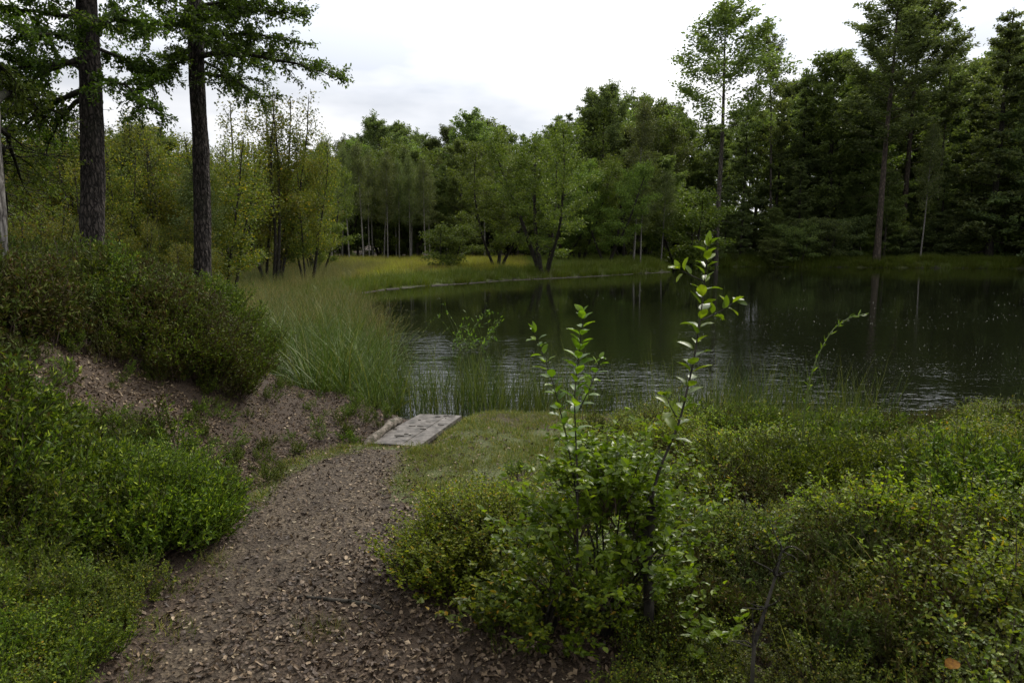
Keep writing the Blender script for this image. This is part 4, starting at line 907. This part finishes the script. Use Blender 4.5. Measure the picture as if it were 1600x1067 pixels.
# ------------------------------------------------------------------ saplings and shrubs in the foreground
def blade(g, b, d, n, ln, wd, rng, m=0, seg=6):
    d = nrm(np.array(d, float)); s = nrm(np.cross(d, n)); n = np.cross(s, d); t = np.linspace(0, 1, seg)
    cu = rng.uniform(.05, .35); mid = b + d * (t * ln)[:, None] - n * (t ** 2 * ln * cu)[:, None]
    w_ = wd * np.sin(np.pi * t ** .85) ** .75 * .5 + .0006; up_ = n * (w_ * rng.uniform(.15, .5))[:, None]
    wav = (rng.normal(size=seg) * .04 * wd)[:, None] * n
    v = np.concatenate([mid, mid + s * w_[:, None] + up_ + wav, mid - s * w_[:, None] + up_ - wav]); k = np.arange(seg - 1)
    g.add(v, np.concatenate([np.stack([k, k + seg, k + seg + 1, k + 1], -1), np.stack([k, k + 1, k + 1 + 2 * seg, k + 2 * seg], -1)]), m)

def sapling(name, label, stems, seed, leaf=.065, cat='sapling', first=.3, gap=.035):
    """stems: list of (list of (px, py, depth), first leafy fraction, leaf scale, radius)"""
    rng = np.random.default_rng(seed); p0 = PT(*stems[0][0][0]); o = empty(name, p0, 0, label, cat)
    gs, gl = G(), G()
    for ptsl, f0, ls, r in stems:
        K_ = np.array([PT(*p) for p in ptsl]) - p0; seg = np.r_[0, np.cumsum(np.linalg.norm(np.diff(K_, axis=0), axis=1))]; Lt = seg[-1]
        n = max(8, int(Lt / .03)); u = np.linspace(0, Lt, n); C = np.stack([np.interp(u, seg, K_[:, a]) for a in range(3)], -1)
        for _ in range(3): C[1:-1] = (C[:-2] + 2 * C[1:-1] + C[2:]) / 4
        tube(gs, C, np.linspace(r, r * .3, n), 6)
        s = f0 * Lt; k = 0; a0 = rng.uniform(0, 6.28)
        while s < Lt:
            i_ = min(int(s / Lt * (n - 1)), n - 2); T = nrm(C[i_ + 1] - C[i_]); az = a0 + k * 2.4
            side = nrm(np.cross(T, [math.cos(az), math.sin(az), .2])); f = s / Lt
            d = side * rng.uniform(.7, 1.0) + T * rng.uniform(.2, .9) + np.array([0, 0, .1])
            ll = leaf * ls * rng.uniform(.7, 1.15) * (1 - .35 * max(0, f - .85) / .15)
            pet = C[i_] + nrm(d) * .008
            blade(gl, pet, d, nrm(T * .8 + np.array([0, 0, 1.0]) + rng.normal(size=3) * .3), ll, ll * rng.uniform(.45, .6), rng)
            k += 1; s += gap * rng.uniform(.5, 1.2) * (1 - .4 * f)
        for q in range(4):                  # whorl at the tip
            d = nrm(C[-1] - C[-2]) * rng.uniform(.5, 1.3) + rng.normal(size=3) * .6
            blade(gl, C[-1], d, nrm(rng.normal(size=3) * .4 + np.array([0, -.3, 1.0])), leaf * ls * rng.uniform(.5, .9), leaf * ls * .36, rng)
    link('stem', gs.mesh('stem', M['bark_dark'], True), o); link('leaves', gl.mesh('leaves', M['sap'], True), o)
    return o

sapling('sapling', 'tallest sapling, one dark leaning stem with bright green leaves standing against the pond',
        [([(1016, 800, 2.75), (1025, 745, 2.75), (1062, 660, 2.76), (1085, 560, 2.78), (1098, 470, 2.80), (1106, 385, 2.82)], .22, 1.0, .0065),
         ([(1100, 440, 2.80), (1075, 428, 2.76), (1058, 420, 2.72)], .55, .8, .003),
         ([(1096, 500, 2.80), (1125, 488, 2.84), (1150, 470, 2.88)], .3, .85, .003),
         ([(1062, 660, 2.76), (1050, 640, 2.70), (1040, 618, 2.66)], .2, .8, .003)], 41, .074, gap=.034)
sapling('sapling', 'upright leafy shoot with reddish tip rising from the middle of the bush',
        [([(902, 900, 2.7), (903, 760, 2.7), (897, 620, 2.72), (912, 488, 2.74)], .45, .95, .005), ([(905, 640, 2.72), (930, 590, 2.7), (938, 560, 2.7)], .2, .8, .003)], 42, .068, gap=.022)
sapling('sapling', 'left leaning leafy shoot at the left of the bush',
        [([(905, 800, 2.75), (885, 680, 2.75), (862, 590, 2.74), (835, 520, 2.72)], .4, .9, .004)], 43, .064, gap=.024)
# stump at the foot of the tall sapling
sb = PT(1015, 800, 2.78); g = G(); rng = np.random.default_rng(3)
zb = gz(sb[0], sb[1]); hh = sb[2] - zb
c = np.array([[0, 0, -.05], [.01, 0, hh * .3], [-.005, 0, hh * .7], [.0, 0, hh], [.012, 0, hh + .05], [.0, .0, hh + .07]])
tube(g, c, [.030, .022, .019, .030, .026, .004], 9)
for k in range(7):
    a = rng.uniform(0, 6.28); tube(g, curve((0, 0, hh * rng.uniform(.4, 1)), (math.cos(a), math.sin(a), .6), rng.uniform(.06, .14), rng, 5, (0, 0, .3), .5), np.linspace(.008, .002, 5), 5)
st = empty('tree_stump', (sb[0], sb[1], zb), 0, 'dark knobbly cut stump at the foot of the tallest sapling', 'stump'); link('wood', g.mesh('wood', M['bark_dark'], True), st)

def bush_px(name, label, cat, px, py_top, d, rx, ry, rz, n, kind, m, seed, s0=.8, s1=1.2, group=None):
    """a rounded bush: many sprigs over a dome"""
    rng = np.random.default_rng(seed); c = PT(px, 700, d); base = gz(c[0], c[1]); ztop = PT(px, py_top, d)[2]
    o = empty(name, (c[0], c[1], base), 0, label, cat, group); H = max(.15, ztop - base)
    G_ = [k.arr() for k in kind]; g = G()
    for k in range(n):
        a = rng.uniform(0, 6.28); rr = math.sqrt(rng.random()); X_, Y_ = rr * rx * math.cos(a), rr * ry * math.sin(a)
        top = H * (1 - .75 * rr ** 2.2) * rng.uniform(.8, 1.08)
        v, q, mi = G_[k % len(G_)]; hmax = v[:, 2].max(); s = rng.uniform(s0, s1); z0 = gz(c[0] + X_, c[1] + Y_) - base
        zz = top - hmax * s
        az = rng.uniform(0, 6.28); R_ = np.array([[math.cos(az), -math.sin(az), 0], [math.sin(az), math.cos(az), 0], [0, 0, 1]])
        w_ = (v * s) @ R_.T; lean = rr * .5; w_ = w_ + np.array([math.cos(a), math.sin(a), 0]) * (w_[:, 2:3] * lean)
        w_ = w_ + np.array([X_, Y_, max(zz, -.03) + z0 * rr])
        for mm in (0, 1):
            sel = mi == mm
            if sel.any():
                vv, qq = w_, q[sel]; g.v.append(vv); g.q.append(qq + g.n); g.m.append(np.full(len(qq), mm)); g.n += len(vv)
    gst = G()
    for k in range(10):
        a = rng.uniform(0, 6.28); tube(gst, curve((0, 0, -.05), (math.cos(a) * rx * .6, math.sin(a) * ry * .6, H), H * .6 + .05, rng, 6, (0, 0, 0), .3), np.linspace(.008, .003, 6), 5)
    link('foliage', g.mesh('foliage', [M[m], M['stem']]), o); link('stem', gst.mesh('stem', M['bark_dark'], True), o)
    return o
BL = [bilberry_geo(s, .30, .12, 8, 22, .034) for s in (31, 32, 33)]
bush_px('leafy_shrub', 'broad-leaved bright green bush around the saplings in the centre foreground', 'bush', 950, 640, 2.85, .25, .25, 1, 28, BL, 'sap', 51, .8, 1.25)
bush_px('leafy_shrub', 'darker broad-leaved bush low in front of the saplings', 'bush', 860, 830, 2.85, .22, .20, 1, 14, BL, 'bil', 52, .7, 1.0)
bush_px('bilberry_bush', 'rounded bilberry bush beside the path, left of the saplings', 'bush', 760, 735, 3.5, .36, .32, 1, 70, BG, 'bily', 53)
bush_px('heather_bush', 'tall green heather bush on the bank between the pond and the arching stem', 'bush', 1290, 672, 4.4, .55, .45, 1, 70, HG, 'heathgreen', 54)
bush_px('bilberry_bush', 'yellow-green bush at the right edge of the picture above the dark hollow', 'bush', 1560, 648, 4.2, .62, .5, 1, 110, BG, 'bily', 55)
bush_px('bilberry_bush', 'small yellow-green bush at the water edge just right of the tallest sapling', 'bush', 1200, 682, 4.9, .40, .32, 1, 55, BG, 'bily', 59)
bush_px('heather_bush', 'large dark brown heather bush on the flank of the mound', 'bush', 262, 440, 6.3, .75, .6, 1, 150, HG, 'heathmix', 56, 1.0, 1.5)
bush_px('heather_bush', 'dark green heather bush overhanging the soil slope below the slimmer tree', 'bush', 352, 425, 7.9, .42, .5, 1, 90, HG, 'heath', 57, 1.0, 1.5)
bush_px('heather_bush', 'bright green heather bush at the foot of the mound beside the path', 'bush', 215, 690, 3.9, .40, .36, 1, 80, HG, 'heathgreen', 58, .9, 1.3)
# small tuft on the path
p_ = hit(505, 990)
g = G()
for k in range(16):
    gg = grass_geo(60 + k, .10, 14, .03, .003, .9, -.9, 0, 5); v, q, m_ = gg.arr(); g.add(v + np.array([RNG.normal() * .06, RNG.normal() * .04, 0]), q)
tag(link('grass_tuft', g.mesh('grass_tuft', M['lawn']), None, (p_[0], p_[1], gz(*p_))), 'small green grass tuft growing in the leaf litter at the near end of the path', 'grass tuft')
# root across the path
pr = [hit(a, b) for a, b in ((450, 935), (500, 938), (550, 942), (590, 950), (612, 962))]
C = np.array([[p[0], p[1], gz(p[0], p[1]) + .004] for p in pr]); t = np.linspace(0, 4, 30); C = np.stack([np.interp(t, range(5), C[:, a]) for a in range(3)], -1); C[:, 1] += (fbm(t * 2, 0, 0, 2, 1) - .5) * .03
g = G(); tube(g, C - C[0], .010 * np.r_[np.linspace(.3, 1, 8), np.ones(14), np.linspace(1, .2, 8)], 7)
tag(link('root', g.mesh('root', M['bark_dark'], True), None, C[0]), 'thin dark root lying across the near end of the path', 'root')
# arching stem by the water
rng = np.random.default_rng(77); ctl = [(1256, 655, 4.6), (1262, 610, 4.6), (1275, 560, 4.6), (1300, 515, 4.6), (1325, 497, 4.6), (1352, 491, 4.6)]
p0 = PT(*ctl[0]); K_ = np.array([PT(*c) for c in ctl]) - p0; t = np.linspace(0, 5, 36); C = np.stack([np.interp(t, range(6), K_[:, a]) for a in range(3)], -1)
for _ in range(6): C[1:-1] = (C[:-2] + 2 * C[1:-1] + C[2:]) / 4
C = np.concatenate([[C[0] - [0, 0, p0[2] - gz(p0[0], p0[1])]], C]); g = G(); tube(g, C, np.linspace(.006, .0018, len(C)), 5); gl = G()
for k in range(2, 36):
    T = nrm(C[k] - C[k - 1])
    for e in range(2): blade(gl, C[k], T + rng.normal(size=3) * .35, nrm(rng.normal(size=3)), rng.uniform(.02, .06), .007, rng)
o = empty('arching_stem', p0, 0, 'single green stem arching over the dark water from the right bank', 'plant'); link('stem', g.mesh('stem', M['stemgreen'], True), o); link('leaves', gl.mesh('leaves', M['sap']), o)
# clump of water plant
c_ = PZ(737, 548, 0); rng = np.random.default_rng(88); g, gl = G(), G()
for k in range(34):
    a = rng.uniform(0, 6.28); o1 = rng.uniform(.05, .45); cc = curve((rng.normal() * .20, rng.normal() * .25, -.1), (math.cos(a) * o1, math.sin(a) * o1, 1), rng.uniform(.35, 1.05), rng, 7, (math.cos(a) * .35, math.sin(a) * .35, -.1), .3)
    tube(g, cc, np.linspace(.004, .002, 7), 4)
    for f in range(8):
        i_ = rng.integers(2, 7); blade(gl, cc[i_], nrm(cc[i_] - cc[i_ - 1]) + rng.normal(size=3) * .7, nrm(rng.normal(size=3) * .5 + np.array([0, 0, 1.])), rng.uniform(.04, .10), .013, rng)
o = empty('water_plant', (c_[0], c_[1], 0), 0, 'bright green leafy plant clump standing alone in the pond', 'water plant'); link('stem', g.mesh('stem', M['stemgreen']), o); link('leaves', gl.mesh('leaves', M['sap']), o)
# fallen yellow leaf
p_ = PT(1497, 1040, 1.55); g = G(); blade(g, np.zeros(3), (1, .25, .1), np.array([0, -.5, 1.]), .044, .026, np.random.default_rng(2), seg=8)
zl = max(p_[2], gz(p_[0], p_[1]))
tag(link('fallen_leaf', g.mesh('fallen_leaf', M['yleaf'], True), None, (p_[0] - .03, p_[1], zl)), 'orange-yellow fallen leaf resting on the shrubs in the bottom right corner', 'leaf')
# bare broken twig standing in the bilberry
pq = [(1178, 1010, 1.75), (1196, 950, 1.8), (1212, 900, 1.82), (1222, 862, 1.85)]; p0 = PT(*pq[0]); C = np.array([PT(*c) for c in pq]) - p0; C = np.concatenate([[C[0] - [0, 0, .25]], C]); g = G(); tube(g, C, [.006, .005, .0045, .0035, .0015], 6)
for k in range(16): tube(g, curve(C[1 + k % 4], rng.normal(size=3) + [0, 0, 1], rng.uniform(.04, .12), rng, 6, (0, 0, .2), .7), np.linspace(.0028, .0008, 6), 4)
tag(link('dead_twig', g.mesh('dead_twig', M['bark_dark'], True), None, p0), 'dark dead heather twig standing in the low shrubs at lower right', 'twig')
